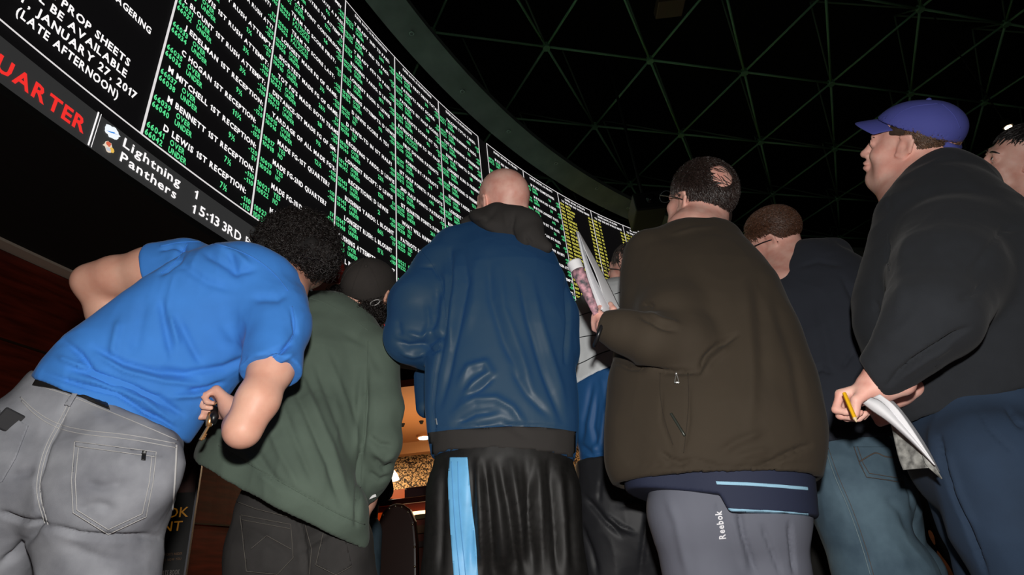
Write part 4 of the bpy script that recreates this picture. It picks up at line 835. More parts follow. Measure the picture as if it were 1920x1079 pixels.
# cap and hair
cp, cb, _, _ = shape('cap', [(ell(H2.p(0, -.016, .036), (.087, .108, .096), H2.A), .02), (cone(s(700, 590, 12, 1.84), s(742, 592, 12, 1.9), .4, D(hc, 0, 1, 0)), .02)], m_cap, g2, .005, clips=[lambda P: (P-W(690, 582, 1.80))@D(hc, .25, -1, -.2)], noise=[(-.002, (18, 18, 18))])
for ln in ([(684, 484), (668, 520), (655, 560)], [(684, 484), (705, 520), (716, 560)], [(684, 484), (650, 505), (636, 540)]): seam(cb, ln, .0014, 'panel_seam', m_cap, cp)
bm = bmesh.new(); bmesh.ops.create_icosphere(bm, subdivisions=2, radius=.007, matrix=Matrix.Translation(hit(cb, 686, 500, 0) if hit(cb, 686, 500, 0) is not None else W(686, 490, 1.75))); me = bpy.data.meshes.new('b'); bm.to_mesh(me); bm.free(); link('cap_button', me, m_cap, cp)
h2 = shape('hair', [ell(W(660, 572, 1.80), (.075, .06, .035)), (ell(W(690, 590, 1.80), (.06, .06, .03)), .03), (ell(W(640, 552, 1.82), (.04, .05, .03)), .03)], m_hairv, g2, .006, noise=[(-.006, (60, 60, 60))])[0]
curls(W(655, 566, 1.79), np.eye(3), (.078, .06, .040), 'curls', m_hair_b, h2, 700, seed=7); curls(W(692, 588, 1.79), np.eye(3), (.062, .06, .034), 'curls', m_hair_b, h2, 500, seed=8)
mb = MB(); c = W(703, 568, 1.73); mb.tube([c+.017*math.cos(a)*D(c, 1, .45, 0)+.008*math.sin(a)*D(c, -.4, 1, 0) for a in np.linspace(0, 6.28, 17)], .003, 6); mb.tube([c+D(c, 1, .45, 0)*.016, W(722, 562, 1.80)], .0025, 6); mb.obj('glasses', mat('glasses_grey', hexc(120, 118, 116), .35, .4), g2, True)
mb = MB(); q = W(686, 937, 1.80); mb.box((-.03, -.05, -.004), (.03, .05, .004), np.stack([D(q, 1, .4, 0), D(q, 0, 0, 1), D(q, -.4, 1, 0)], 1), q); tag(bevel(mb.obj('folded_paper', mat('paper_white', hexc(235, 235, 235), .7)), .001), 'white scrap of paper at the cuff of the green sweatshirt', 'paper')
# ================================================================== bald person in satin blue jacket
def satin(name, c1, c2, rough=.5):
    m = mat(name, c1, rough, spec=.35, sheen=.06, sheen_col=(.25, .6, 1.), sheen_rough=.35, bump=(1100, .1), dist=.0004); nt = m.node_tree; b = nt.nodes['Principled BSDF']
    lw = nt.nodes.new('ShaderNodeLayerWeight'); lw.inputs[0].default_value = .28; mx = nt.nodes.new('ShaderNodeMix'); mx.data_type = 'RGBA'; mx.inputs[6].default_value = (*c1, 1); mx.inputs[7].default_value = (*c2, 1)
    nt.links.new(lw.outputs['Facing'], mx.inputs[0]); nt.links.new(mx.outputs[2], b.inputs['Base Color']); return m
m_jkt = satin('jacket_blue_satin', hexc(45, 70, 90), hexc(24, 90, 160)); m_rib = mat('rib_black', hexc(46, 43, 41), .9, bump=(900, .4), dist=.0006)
m_sho = mat('shorts_black_satin', hexc(26, 25, 24), .58, spec=.4, bump=(1500, .5), dist=.0004, var=(60, .3)); m_strp = mat('stripe_light_blue', hexc(112, 184, 232), .5, var=(30, .08), bump=(900, .2), dist=.0004)
g3 = empty('person', (-.02, 1.75, 0)); tag(g3, 'bald person in a shiny blue jacket, black hood and black shorts with light blue stripe', 'person', 'people watching the betting screen')
s = lambda x, y, r, Y=1.66: S(x, y, Y, r)
v3 = D(s(940, 650, 1)[0], 0, 0, 1)
tor = [s(945, 850, 131, 1.62), s(942, 780, 134, 1.63), s(938, 700, 132, 1.65), s(940, 620, 134, 1.67), s(932, 545, 122, 1.69), s(925, 505, 92, 1.71)]
shl = [s(842, 502, 52, 1.70), s(920, 472, 46, 1.72), s(1000, 520, 44, 1.70)]
armL = [s(822, 512, 50, 1.70), s(785, 570, 54, 1.66), s(774, 632, 50, 1.65), s(800, 650, 40, 1.72), s(850, 655, 30, 1.84), s(880, 630, 22, 1.92)]
armR = [s(1014, 545, 42, 1.70), s(1043, 590, 34, 1.68), s(1046, 660, 31, 1.68), s(1020, 690, 28, 1.78), s(985, 640, 22, 1.90)]
hip = [s(945, 840, 112, 1.62), s(945, 900, 124, 1.62)]
legL = [s(880, 930, 78, 1.62), s(872, 1079, 74, 1.64)]; k_ = legL[-1][0]; legL += [(np.array([k_[0], k_[1], .30]), .10), (np.array([k_[0], k_[1]+.04, .1]), .055)]
legR = [s(1012, 930, 80, 1.62), s(1018, 1079, 76, 1.64)]; k_ = legR[-1][0]; legR += [(np.array([k_[0], k_[1], .30]), .10), (np.array([k_[0], k_[1]+.04, .1]), .055)]
hc = W(941, 384, 1.76); H3 = Head(hc, D(hc, -.62, .02, .80), D(hc, .06, 1, -.12), 1.09)
hL, hR = armL[-1][0], armR[-1][0]
body(g3, m_skin2, H3, dict(fat=.004), s(935, 440, 44, 1.75), tor, .62, [shr(armL, .66), shr(armR, .7)], [legL, legR],
     [(hL, D(hL, .4, .6, .7), D(hL, .3, -.5, -.5), dict(side=-1)), (hR, D(hR, -.4, .6, .7), D(hR, -.3, -.5, -.5), dict(side=1))], v=v3, h=.005, extra=[(ell(H3.p(0, -.082, -.035), (.05, .03, .03)), .03)])
hem = cut((806, 862), (1083, 866), 1.62)
p = [(c, .04) for c in chain(tor, .68, v3)+chain(shl, .85, v3)]+[(c, .035) for c in chain(armL, 1)+chain(armR, 1)]+[(cone(s(792, 705, 16, 1.86), s(800, 765, 20, 1.80)), .02), (cone(s(995, 492, 42, 1.72), s(955, 458, 34, 1.73)), .05), (cone(s(852, 464, 38, 1.72), s(905, 452, 34, 1.74)), .05)]
st = [([(832, 640), (815, 700), (808, 760), (812, 830)], 5, -.010), ([(845, 470), (842, 520), (835, 580), (828, 640)], 5, -.014), ([(856, 480), (856, 540), (848, 600), (846, 650)], 8, .010), ([(870, 470), (876, 530), (862, 600), (845, 680), (825, 760)], 7, -.008), ([(790, 500), (812, 500), (828, 525), (830, 560)], 4, -.005),
 ([(915, 480), (920, 560), (945, 640), (975, 700)], 9, -.008), ([(935, 500), (945, 580), (975, 660), (1000, 740)], 9, .006), ([(975, 520), (990, 600), (1020, 700), (1055, 790)], 8, -.008), ([(995, 520), (1012, 600), (1040, 690), (1060, 760)], 8, .005), ([(895, 480), (890, 560), (875, 620)], 10, .005),
 ([(860, 720), (880, 690), (910, 682), (920, 700), (890, 720), (862, 760)], 9, .009), ([(868, 745), (900, 728), (925, 705)], 6, -.008), ([(850, 775), (890, 750), (930, 748), (960, 765), (985, 800)], 8, .008), ([(850, 795), (890, 775), (930, 770)], 6, -.008), ([(890, 800), (940, 790), (990, 820)], 7, -.006), ([(960, 690), (990, 740), (1030, 780)], 8, -.006),
 ([(800, 570), (805, 610), (790, 640)], 7, .006), ([(740, 640), (765, 650), (800, 645), (830, 625)], 7, -.012), ([(750, 660), (775, 668), (800, 662)], 6, .008), ([(762, 625), (790, 633), (815, 620)], 6, .007), ([(790, 645), (810, 660), (828, 650)], 5, -.008), ([(745, 600), (750, 630)], 7, -.005), ([(1062, 520), (1066, 600), (1060, 680)], 4, -.010), ([(820, 540), (818, 590), (810, 620)], 7, -.007),
 ([(812, 802), (880, 800), (950, 797), (1020, 800), (1076, 808)], 3.5, -.006)]
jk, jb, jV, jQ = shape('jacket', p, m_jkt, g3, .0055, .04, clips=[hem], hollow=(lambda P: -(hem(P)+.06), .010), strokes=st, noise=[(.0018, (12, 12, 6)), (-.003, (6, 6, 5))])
patch(jb, [(802, 812), (840, 807), (900, 803), (950, 800), (1010, 801), (1050, 805), (1086, 811), (1087, 872), (1050, 868), (1000, 864), (945, 862), (890, 864), (845, 868), (803, 873)], 'waistband', m_rib, jk, .005, 5, .005)
seam(jb, [(790, 470), (815, 500), (832, 540), (836, 600)], .0014, 'shoulder_seam', m_jkt, jk); seam(jb, [(826, 640), (814, 700), (810, 760), (818, 805)], .0014, 'side_seam', m_jkt, jk)
patch(jb, [(815, 785), (818, 785), (820, 797), (817, 797)], 'pocket_tab', mat('tab_grey', hexc(150, 155, 160), .4), jk, .005, 2, .001)
# hood
hd = [(ell(W(934, 424, 1.67), (.108, .095, .040), np.stack([D(hc, .90, -.42, 0), D(hc, 0, 0, 1), D(hc, .42, .90, 0)])), .03), (ell(W(966, 424, 1.64), (.062, .06, .056)), .03), (ell(W(992, 446, 1.63), (.046, .05, .044)), .03), (cone(s(874, 419, 12, 1.70), s(925, 404, 20, 1.66)), .02), (cone(s(935, 404, 24, 1.64), s(985, 425, 34, 1.63)), .03), (cone(s(995, 450, 30, 1.62), s(1024, 464, 12, 1.62)), .02)]
hst = [([(965, 400), (958, 430), (965, 465)], 5, -.006), ([(985, 440), (995, 455), (990, 475)], 4, -.005), ([(900, 420), (940, 440), (975, 470)], 5, .004), ([(930, 395), (910, 415), (870, 425)], 6, -.004), ([(945, 392), (952, 430)], 7, .003)]
ho, hb, _, _ = shape('hood', hd, m_rib, jk, .005, strokes=hst, noise=[(.0012, (14, 14, 14))])
# shorts
sp = [(c, .05) for c in chain(hip, .74, v3)]+[(cone(s(945, 880, 124, 1.62), s(945, 940, 134, 1.62), .72, v3), .04)]+[(cone(s(878, 930, 78, 1.62), s(872, 1079, 80, 1.64)), .02), (cone(s(1012, 930, 76, 1.62), s(1020, 1079, 78, 1.64)), .02)]
sp += [(cone(s(872, 1079, 80, 1.64), (legL[1][0]+[0, 0, -.12], .13)), .02), (cone(s(1020, 1079, 78, 1.64), (legR[1][0]+[0, 0, -.12], .13)), .02)]
sst = []
for x0, x1, a_ in [(830, 826, -.007), (895, 905, .008), (908, 925, -.010), (922, 948, .006), (935, 970, -.009), (958, 985, .008), (985, 1000, -.008), (1010, 1018, .006), (1030, 1045, -.009), (1048, 1062, .006), (1066, 1078, -.006), (1000, 985, -.006), (886, 882, -.007)]: sst.append(([(x0, 868), ((x0+x1)/2, 950), (x1, 1079)], 8, a_))
so, sb, _, _ = shape('shorts', sp, m_sho, g3, .006, clips=[lambda P: .47-P[..., 2], cut((800, 835), (1085, 838), 1.62, up=False)], strokes=sst, noise=[(.002, (14, 14, 4))])
patch(sb, [(843, 858), (876, 858), (880, 900), (888, 980), (897, 1085), (851, 1085), (843, 980), (839, 900)], 'side_stripe', m_strp, so, .0035, 4, .003)
for ln in ([(858, 866), (860, 950), (873, 1079)], [(846, 866), (852, 980), (862, 1079)]): seam(sb, ln, .0009, 'stripe_stitch', mat('stripe_thread', hexc(90, 160, 215), .6), so, off=.008)
shoes(g3, [legL, legR], m_shoe, v3)
# sheet of paper held low at the left
P_ = [W(733, 592, 2.05), W(724, 612, 2.05), W(722, 630, 2.05), W(735, 668, 2.04), W(748, 690, 2.03), W(798, 697, 2.02)]; Q_ = [W(760, 600, 2.1), W(758, 620, 2.1), W(755, 640, 2.1), W(765, 660, 2.08), W(775, 672, 2.07), W(800, 676, 2.06)]
V = P_+Q_; me = pydata(V, [(i, i+1, i+7, i+6) for i in range(5)]); o = link('odds_sheet', me, mat('sheet_pale', hexc(200, 190, 180), .7), None, True); md = o.modifiers.new('s', 'SOLIDIFY'); md.thickness = .002; tag(o, 'white odds sheet held in front by the bald person in the blue jacket', 'paper')
# ================================================================== windbreaker person further back
m_wb = mat('windbreaker_white', hexc(232, 236, 238), .55, bump=(30, .1)); m_wbb = mat('windbreaker_blue', hexc(34, 90, 146), .6, sheen=.05, bump=(40, .2), spec=.5)
m_wp = mat('wind_pants_black', hexc(38, 39, 43), .55, spec=.4, bump=(25, .3)); m_line_ = mat('piping_dark', hexc(40, 45, 50), .6)
g4 = empty('person', (.55, 2.3, 0)); tag(g4, 'person in a white and blue windbreaker and black pants half hidden behind the brown jacket', 'person', 'people watching the betting screen')
s = lambda x, y, r, Y=2.2: S(x, y, Y, r)
v4 = D(s(1180, 700, 1)[0], 0, 0, 1)
tor = [s(1178, 850, 92, 2.16), s(1176, 740, 108, 2.18), s(1170, 650, 108, 2.2), s(1168, 600, 92, 2.22)]
shl = [s(1100, 606, 36, 2.22), s(1170, 580, 36, 2.24), s(1240, 600, 36, 2.22)]
armL = [s(1098, 612, 40, 2.22), s(1086, 690, 36, 2.2), s(1090, 760, 30, 2.2), s(1110, 740, 24, 2.36), s(1130, 700, 20, 2.45)]
armR = [s(1246, 612, 36, 2.22), s(1262, 690, 32, 2.2), s(1262, 760, 28, 2.2), s(1240, 740, 22, 2.36), s(1220, 700, 18, 2.45)]
hip = [s(1180, 850, 88, 2.16), s(1184, 920, 92, 2.16)]
legL = [s(1140, 950, 54, 2.16), s(1148, 1079, 50, 2.18)]; k_ = legL[-1][0]; legL += [(np.array([k_[0], k_[1]+.05, .1]), .06)]
legR = [s(1225, 950, 54, 2.16), s(1232, 1079, 48, 2.18)]; k_ = legR[-1][0]; legR += [(np.array([k_[0], k_[1]+.05, .1]), .06)]
hc = W(1184, 506, 2.26); H4 = Head(hc, D(hc, -.85, .1, .5), D(hc, .0, 1, -.2), .98)
hL, hR = armL[-1][0], armR[-1][0]
body(g4, m_skin2, H4, {}, s(1190, 565, 32, 2.27), tor, .6, [shr(armL, .7), shr(armR, .7)], [legL, legR], [(hL, D(hL, .3, .3, .8), D(hL, .3, -.8, 0), dict(side=1)), (hR, D(hR, -.3, .3, .8), D(hR, -.3, -.8, 0), dict(side=-1))], v=v4, h=.006)
hem = cut((1080, 882), (1150, 880), 2.16)
p = [(c, .05) for c in chain(tor, .64, v4)+chain(shl, .85, v4)]+[(c, .035) for c in chain(armL, 1)+chain(armR, 1)]+[(cone(s(1168, 556, 26, 2.26), s(1205, 552, 28, 2.27)), .03)]
yk = lambda P: -(cut((1055, 734), (1155, 700), 2.16)(P))
jk, jb, jV, jQ = shape('windbreaker', p, m_wbb, g4, .0065, clips=[hem, yk], hollow=(lambda P: -(hem(P)+.05), .012), strokes=[([(1120, 740), (1112, 800), (1122, 850)], 6, -.007), ([(1135, 760), (1128, 820), (1110, 850)], 6, .006), ([(1088, 835), (1110, 852), (1140, 850)], 5, -.008), ([(1085, 860), (1140, 862)], 4, -.006), ([(1110, 720), (1095, 790), (1090, 830)], 6, -.006), ([(1130, 700), (1140, 780)], 8, .005)], noise=[(.0025, (16, 16, 9))])
yo, yb_, _, _ = shape('yoke', p, m_wb, jk, .0065, clips=[cut((1055, 735), (1155, 701), 2.16)], noise=[(.002, (12, 12, 8))])
for ln in ([(1060, 606), (1090, 590), (1130, 580), (1170, 575)], [(1060, 640), (1090, 632), (1120, 628), (1160, 625)], [(1060, 690), (1090, 682), (1120, 665), (1150, 655)], [(1152, 552), (1175, 545), (1200, 546)], [(1060, 730), (1090, 718), (1112, 706), (1152, 702)]): seam(yb_, ln, .002, 'piping', m_line_, jk, off=.001)
po, pb, _, _ = shape('track_pants', [(c, .05) for c in chain(hip, .72, v4)]+[(c, .04) for c in chain(legL)+chain(legR)]+[(cone(s(1185, 900, 100, 2.14), s(1190, 970, 104, 2.14), .6, v4), .05)], m_wp, g4, .0065, clips=[lambda P: .05-P[..., 2], cut((1070, 868), (1150, 866), 2.16, up=False)], strokes=[([(1095, 930), (1125, 965), (1165, 1005)], 6, -.010), ([(1130, 965), (1165, 990), (1190, 1000)], 5, .008), ([(1090, 985), (1110, 1040), (1120, 1079)], 6, -.008), ([(1200, 900), (1215, 960), (1200, 1079)], 6, -.008), ([(1160, 950), (1200, 945), (1220, 930)], 6, .006), ([(1125, 900), (1124, 940)], 4, -.004)], noise=[(.004, (11, 11, 8))])
shoes(g4, [legL, legR], m_shoe, v4)
strands(H4, 'hair', mat('hair_grey_dark', hexc(62, 54, 50), .6, var=(60, .5)), g4, 1500, .03, (0, -.4, -1.), lambda P: (P[:, 2] > -.045) & ((P[:, 1] < .01) | (P[:, 2] > .05)) & ~((np.abs(P[:, 0]) > .05) & (P[:, 1] > .01) & (P[:, 2] < .03)), width=.0018)
glasses(H4, mat('glasses_metal', hexc(150, 150, 150), .3, .8), g4)
# ================================================================== distant heads and legs glimpsed between the others
g9 = empty('person', (-1.0, 3.3, 0)); tag(g9, 'person with red hair mostly hidden between the curly hair and the black cap', 'person', 'people watching the betting screen')
s = lambda x, y, r, Y=2.6: S(x, y, Y, r)
hc = W(614, 520, 2.6); H9 = Head(hc, D(hc, .3, .1, .9), D(hc, .2, 1, 0), .98); v9 = D(hc, 0, 0, 1)
tor = [s(600, 800, 60), s(602, 720, 66), s(606, 650, 66), s(608, 596, 48)]; k0 = W(600, 800, 2.6)
legs9 = [[(k0+sx*D(k0, 1, 0, 0)*.1, .09), (np.array([*(k0+sx*D(k0, 1, 0, 0)*.1)[:2], .5]), .07), (np.array([*(k0+sx*D(k0, 1, 0, 0)*.1)[:2], .1]), .05)] for sx in (-1, 1)]
arm9 = [[s(608+sx*48, 620, 24), s(608+sx*58, 700, 20), s(608+sx*56, 780, 15)] for sx in (-1, 1)]
body(g9, m_skin, H9, {}, s(611, 568, 20), tor, .6, arm9, legs9, [(a_[-1][0], np.array([0, 0, -1.]), np.array([sx_, .2, 0]), dict(side=1)) for a_, sx_ in zip(arm9, (1, -1))], v=v9, h=.0075)
strands(H9, 'hair', mat('hair_red', hexc(140, 40, 30), .5, var=(60, .4)), g9, 2200, .05, (0, -.3, -1.), lambda P: (P[:, 2] > -.02) & ((P[:, 1] < .03) | (P[:, 2] > .05)), width=.0022)
cl_ = [(c, .04) for c in chain(tor, .68, v9)]+[(c, .03) for a_ in arm9 for c in chain([(q_, r_*1.2) for q_, r_ in a_])]
shape('shirt', cl_, mat('shirt_dark', hexc(24, 26, 24), .8), g9, .009); shape('trousers', [(c, .04) for l_ in legs9 for c in chain([(q_, r_*1.25) for q_, r_ in l_])], mat('trousers_dark', hexc(22, 24, 28), .8), g9, .009, clips=[lambda P: .05-P[..., 2]]); shoes(g9, legs9, m_shoe, v9)
# ================================================================== person in dark brown jacket
m_brn = mat('jacket_brown', hexc(54, 45, 33), .88, sheen=.03, var=(6, .10), bump=(700, .3), dist=.0006); m_polo = mat('polo_navy', hexc(31, 38, 62), .8, bump=(800, .3), dist=.0005)
m_gp = mat('track_grey', hexc(99, 102, 114), .8, bump=(800, .2), dist=.0005, var=(5, .06)); m_lb = mat('stripe_pale_blue', hexc(150, 195, 220), .7); m_silver = mat('zip_silver', hexc(210, 210, 205), .3, .8)
m_hbr = mat('hair_dark_brown', hexc(50, 38, 34), .38, spec=.7, var=(160, .6)); m_wht = mat('print_white', hexc(230, 230, 235), .6)
g5 = empty('person', (.5, 1.6, 0)); tag(g5, 'person in a dark brown jacket and grey track pants, with thinning dark hair', 'person', 'people watching the betting screen')
s = lambda x, y, r, Y=1.56: S(x, y, Y, r)
v5 = D(s(1330, 650, 1)[0], 0, 0, 1)
tor = [s(1333, 880, 176, 1.52), s(1335, 800, 180, 1.53), s(1328, 710, 168, 1.55), s(1318, 620, 148, 1.57), s(1312, 540, 122, 1.6), s(1308, 490, 88, 1.62)]
shl = [s(1235, 500, 54, 1.6), s(1310, 470, 48, 1.63), s(1362, 515, 50, 1.6)]
armL = [s(1238, 515, 56, 1.58), s(1262, 600, 60, 1.47), s(1285, 645, 50, 1.42), s(1225, 640, 46, 1.40), s(1170, 622, 36, 1.42), s(1133, 612, 27, 1.43)]
armR = [s(1374, 560, 52, 1.6), s(1432, 650, 54, 1.6), s(1455, 735, 52, 1.6), s(1440, 770, 40, 1.72), s(1400, 740, 30, 1.82)]
hip = [s(1350, 880, 128, 1.52), s(1358, 940, 130, 1.52)]
legL = [s(1300, 965, 84, 1.52), s(1330, 1079, 80, 1.54)]; k_ = legL[-1][0]; legL += [(np.array([k_[0], k_[1]+.02, .42]), .10), (np.array([k_[0], k_[1]+.06, .1]), .07)]
legR = [s(1430, 965, 82, 1.52), s(1432, 1079, 76, 1.54)]; k_ = legR[-1][0]; legR += [(np.array([k_[0], k_[1]+.02, .42]), .10), (np.array([k_[0], k_[1]+.06, .1]), .07)]
hc = W(1312, 377, 1.67); H5 = Head(hc, D(hc, -.74, .12, .67), D(hc, .24, 1, -.30), 1.12)
hL, hR = armL[-1][0], armR[-1][0]
bo, bb, kn5 = body(g5, m_skin2, H5, dict(fat=.006), s(1300, 440, 52, 1.65), [hip[1], hip[0]]+[(p_, r_*.68) for p_, r_ in tor[2:]], .6, [shr(armL, .6), shr(armR, .6)], [legL, legR],
     [(W(1158, 624, 1.43), D(hL, -.6, .35, .35), D(hL, .4, .3, .75), dict(side=-1, curl=(60, 65, 40), s=.82, wr=.026, thumb=(.45, .5, .5), tcurl=(.1, .8, .5))), (hR, D(hR, -.4, .4, .7), D(hR, -.3, -.8, 0), dict(side=1))], v=v5, h=.0042,
     extra=[(cone((H5.p(.0, -.05, -.05), .05), s(1318, 450, 44, 1.62)), .04)])
hem = cut((1140, 906), (1522, 908), 1.52)
p = [(c, .05) for c in chain(tor, .68, v5)+chain(shl, .85, v5)]+[(c, .035) for c in chain(armL)]+[(c, .05) for c in chain(armR)]+[(cone(s(1215, 462, 26, 1.58), s(1275, 456, 32, 1.60)), .04), (cone(s(1280, 456, 30, 1.6), s(1355, 445, 26, 1.6)), .04), (cone(s(1210, 480, 34, 1.6), s(1205, 560, 32, 1.58)), .05), (cone(s(1195, 720, 44, 1.55), s(1185, 860, 42, 1.53)), .05)]
st = [([(1140, 672), (1180, 690), (1240, 698), (1310, 697)], 4, -.014), ([(1310, 697), (1325, 670), (1350, 645), (1380, 628)], 5, -.014), ([(1318, 700), (1335, 675), (1370, 650)], 7, .006), ([(1200, 592), (1220, 600), (1240, 612), (1270, 620)], 6, -.009), ([(1205, 572), (1215, 570), (1225, 575)], 4, -.010), ([(1210, 585), (1240, 600), (1275, 608)], 6, .005),
 ([(1395, 520), (1402, 600), (1410, 700), (1408, 800)], 14, .006), ([(1420, 520), (1430, 620), (1435, 720)], 14, -.005), ([(1240, 850), (1255, 862), (1275, 868), (1300, 862)], 5, -.009), ([(1300, 862), (1320, 868), (1345, 873)], 5, -.006), ([(1420, 872), (1450, 866), (1480, 850), (1520, 835)], 5, -.010), ([(1350, 850), (1380, 830), (1430, 810)], 9, .006), ([(1380, 860), (1410, 850), (1440, 845)], 7, .005),
 ([(1240, 735), (1240, 790), (1262, 850)], 3, -.003), ([(1290, 720), (1292, 790), (1280, 850)], 4, -.004), ([(1260, 440), (1300, 430), (1345, 425)], 4, .003), ([(1180, 870), (1240, 872), (1330, 876), (1420, 876), (1520, 870)], 3, -.005), ([(1450, 560), (1490, 680), (1508, 800)], 12, -.005)]
for x in range(1280, 1350, 9): st.append(([(x, 876), (x+3, 905)], 2.6, -.004))
for x in range(1372, 1462, 9): st.append(([(x, 876), (x+2, 905)], 2.6, -.004))
cw = nrm(W(1120, 608, 1.43)-W(1160, 620, 1.42)); cc_ = W(1128, 610, 1.43)
jk, jb, jV, jQ = shape('jacket', p, m_brn, g5, .006, .04, clips=[hem, lambda P: np.where(near(P, cc_, .10) < 0, (P-cc_)@cw, -9)], hollow=(lambda P: -(hem(P)+.07), .012), strokes=st, noise=[(.0016, (11, 11, 6)), (-.003, (5, 5, 5))])
seam(jb, [(1408, 876), (1408, 905)], .0012, 'back_seam', m_brn, jk)
seam(jb, [(1238, 700), (1237, 740), (1246, 790), (1262, 835)], .0010, 'pocket_seam', mat('brown_thread', hexc(48, 40, 30), .9), jk); seam(jb, [(1290, 700), (1292, 750), (1288, 800), (1282, 850)], .0010, 'pocket_seam', bpy.data.materials['brown_thread'], jk)
seam(jb, [(1258, 776), (1268, 792), (1284, 818)], .0035, 'pocket_zip', mat('zip_dark', hexc(58, 62, 56), .35, .3), jk)
def pull(pts_, nm, r):
    P = [hit(jb, x, y, .006) for x, y in pts_]; mb = MB(); mb.tube(P, r, 8); return mb.obj(nm, m_silver, jk, True)
pull([(1268, 698), (1268, 703)], 'zip_pull', [.002, .003]); P = [hit(jb, x, y, .008) for x, y in [(1267, 705), (1265, 719), (1273, 719), (1270, 705), (1267, 705)]]; MB().tube(P, .0014, 6).obj('zip_pull', m_silver, jk, True); MB().tube([hit(jb, 1266, 717, .008), hit(jb, 1272, 717, .008)], .0022, 6).obj('zip_pull', m_silver, jk, True)
# polo hem under the jacket
v_ = [s(1342, 850, 165, 1.53), s(1350, 955, 166, 1.53)]
po, pb, _, _ = shape('polo_shirt', [(cone(v_[0], v_[1], .74, v5), .02), (cone(s(1240, 890, 64, 1.52), s(1250, 930, 66, 1.52)), .04)], m_polo, g5, .005, clips=[cut((1150, 888), (1522, 888), 1.53, up=False), lambda P: np.minimum(cut((1346, 976), (1516, 978), 1.53)(P), 9), lambda P: np.where((P-W(1350, 940, 1.3))@D(W(1350, 940, 1.3), 1, 0, 0) < 0, np.maximum(cut((1165, 918), (1340, 948), 1.53)(P), (P-W(1345, 945, 1.4))@D(W(1345, 945, 1.4), .9, -.5, 0)), -9), lambda P: np.where((P-W(1350, 940, 1.3))@D(W(1350, 940, 1.3), 1, 0, 0) >= 0, -(P-W(1356, 940, 1.4))@D(W(1356, 940, 1.4), .94, .42, 0), -9)])
for ya, yb in ((908, 918), (959, 965)):
    dx = (ya-908)*.45
    patch(pb, [(1342+dx, ya-5), (1400, ya-3), (1460, ya+1), (1516, ya+6), (1516, ya+12), (1460, ya+7), (1400, ya+3), (1344+dx, ya+1)], 'hem_stripe', m_lb, po, .003, 3, .002)
# grey track pants
gp, gb, _, _ = shape('track_pants', [(c, .05) for c in chain(hip, .74, v5)]+[(c, .03) for c in chain(legL)+chain(legR)]+[(ell(W(1310, 960, 1.49), (.09, .07, .09)), .05), (ell(W(1415, 960, 1.49), (.09, .07, .09)), .05)], m_gp, g5, .006, clips=[lambda P: .05-P[..., 2]], strokes=[([(1385, 950), (1395, 1010), (1418, 1079)], 5, -.008), ([(1430, 985), (1450, 1040), (1465, 1079)], 4, -.007), ([(1480, 980), (1490, 1079)], 4, -.007), ([(1250, 930), (1270, 980), (1290, 1079)], 10, .004), ([(1370, 960), (1388, 1030), (1400, 1079)], 6, .004), ([(1345, 945), (1350, 960)], 3, -.003)], noise=[(.002, (9, 9, 7))])
V, F = text2d('Reebok', 13, 54, .03); P = []
for a_, b_ in V:
    x = 1349+b_*.0-a_*.16; x += -(0)+ (13-b_)*0; x = 1361-b_-a_*.16; y = 1011-a_*.98+b_*.1; h_ = hit(gb, x, y, .0025); P.append(h_)
link('lettering', pydata(P, F), m_wht, gp, False)
shoes(g5, [legL, legR], m_shoe, v5)
# hair with bald patch, glasses
hk = lambda P: ((P[:, 2] > -.052+.6*np.minimum(P[:, 1]+.03, 0)) & (P[:, 1] < np.where(P[:, 2] < .035, -.034, .0))) | ((P[:, 2] > .045-P[:, 1]*.1) & (P[:, 1] < .082))
bh = hit(bb, 1352, 326, 0); bl = H5.loc(bh) if bh is not None else np.array([.03, -.06, .09])
bald = lambda P: ((P-bl)**2).sum(1) .__gt__(0) & ((((P-bl)*[1, .8, .8])**2).sum(1) > .040**2)
cap_ = lambda P: None
m_hmass = mat('hair_under', hexc(40, 27, 23), .8, var=(50, .5))
def hair_clip(P):
    L_ = H5.loc(P); x, y, z = L_[..., 0], L_[..., 1], L_[..., 2]; a_ = np.maximum(-.050-z+.6*np.minimum(y+.03, 0), np.maximum(y+.030, -.02-z) if False else np.where(z < .035, y+.030, y+.005)); b_ = np.maximum(.046-z, y-.082); d = np.minimum(a_, b_)
    return np.maximum(d, .041-np.sqrt((x-bl[0])**2+(y-bl[1])**2+(z-bl[2])**2))
ho = shape('hair', [ell(H5.p(0, -.014, .034), np.array([.0815, .1025, .0915])*H5.k, H5.A), (ell(H5.p(0, -.066, -.040), np.array([.056, .040, .040])*H5.k, H5.A), .02)], m_hmass, g5, .004, clips=[hair_clip], noise=[(.0015, (90, 90, 90))])[0]
strands(H5, 'hair_strands', m_hbr, ho, 8500, .026, lambda p: (0, -.35, -1.) if p[2] < .06 else (.2, -.8, -.4), lambda P: hk(P) & bald(P), width=.0011, rnd=.34, lift=.22)
strands(H5, 'hair_strands', m_hbr, ho, 150, .03, (.3, -1., -.2), lambda P: ~bald(P), width=.0005, rnd=.25, seed=9)
glasses(H5, mat('glasses_dark', hexc(38, 42, 44), .3), g5)
mb = MB(); q = W(1122, 628, 1.42); mb.tube([q+.031*(math.cos(a)*D(q, .35, .9, 0)+math.sin(a)*D(q, 0, 0, 1)) for a in np.linspace(0, 6.28, 19)], .005, 6); mb.obj('wristwatch', mat('watch_black', hexc(30, 30, 32), .3), g5, True)
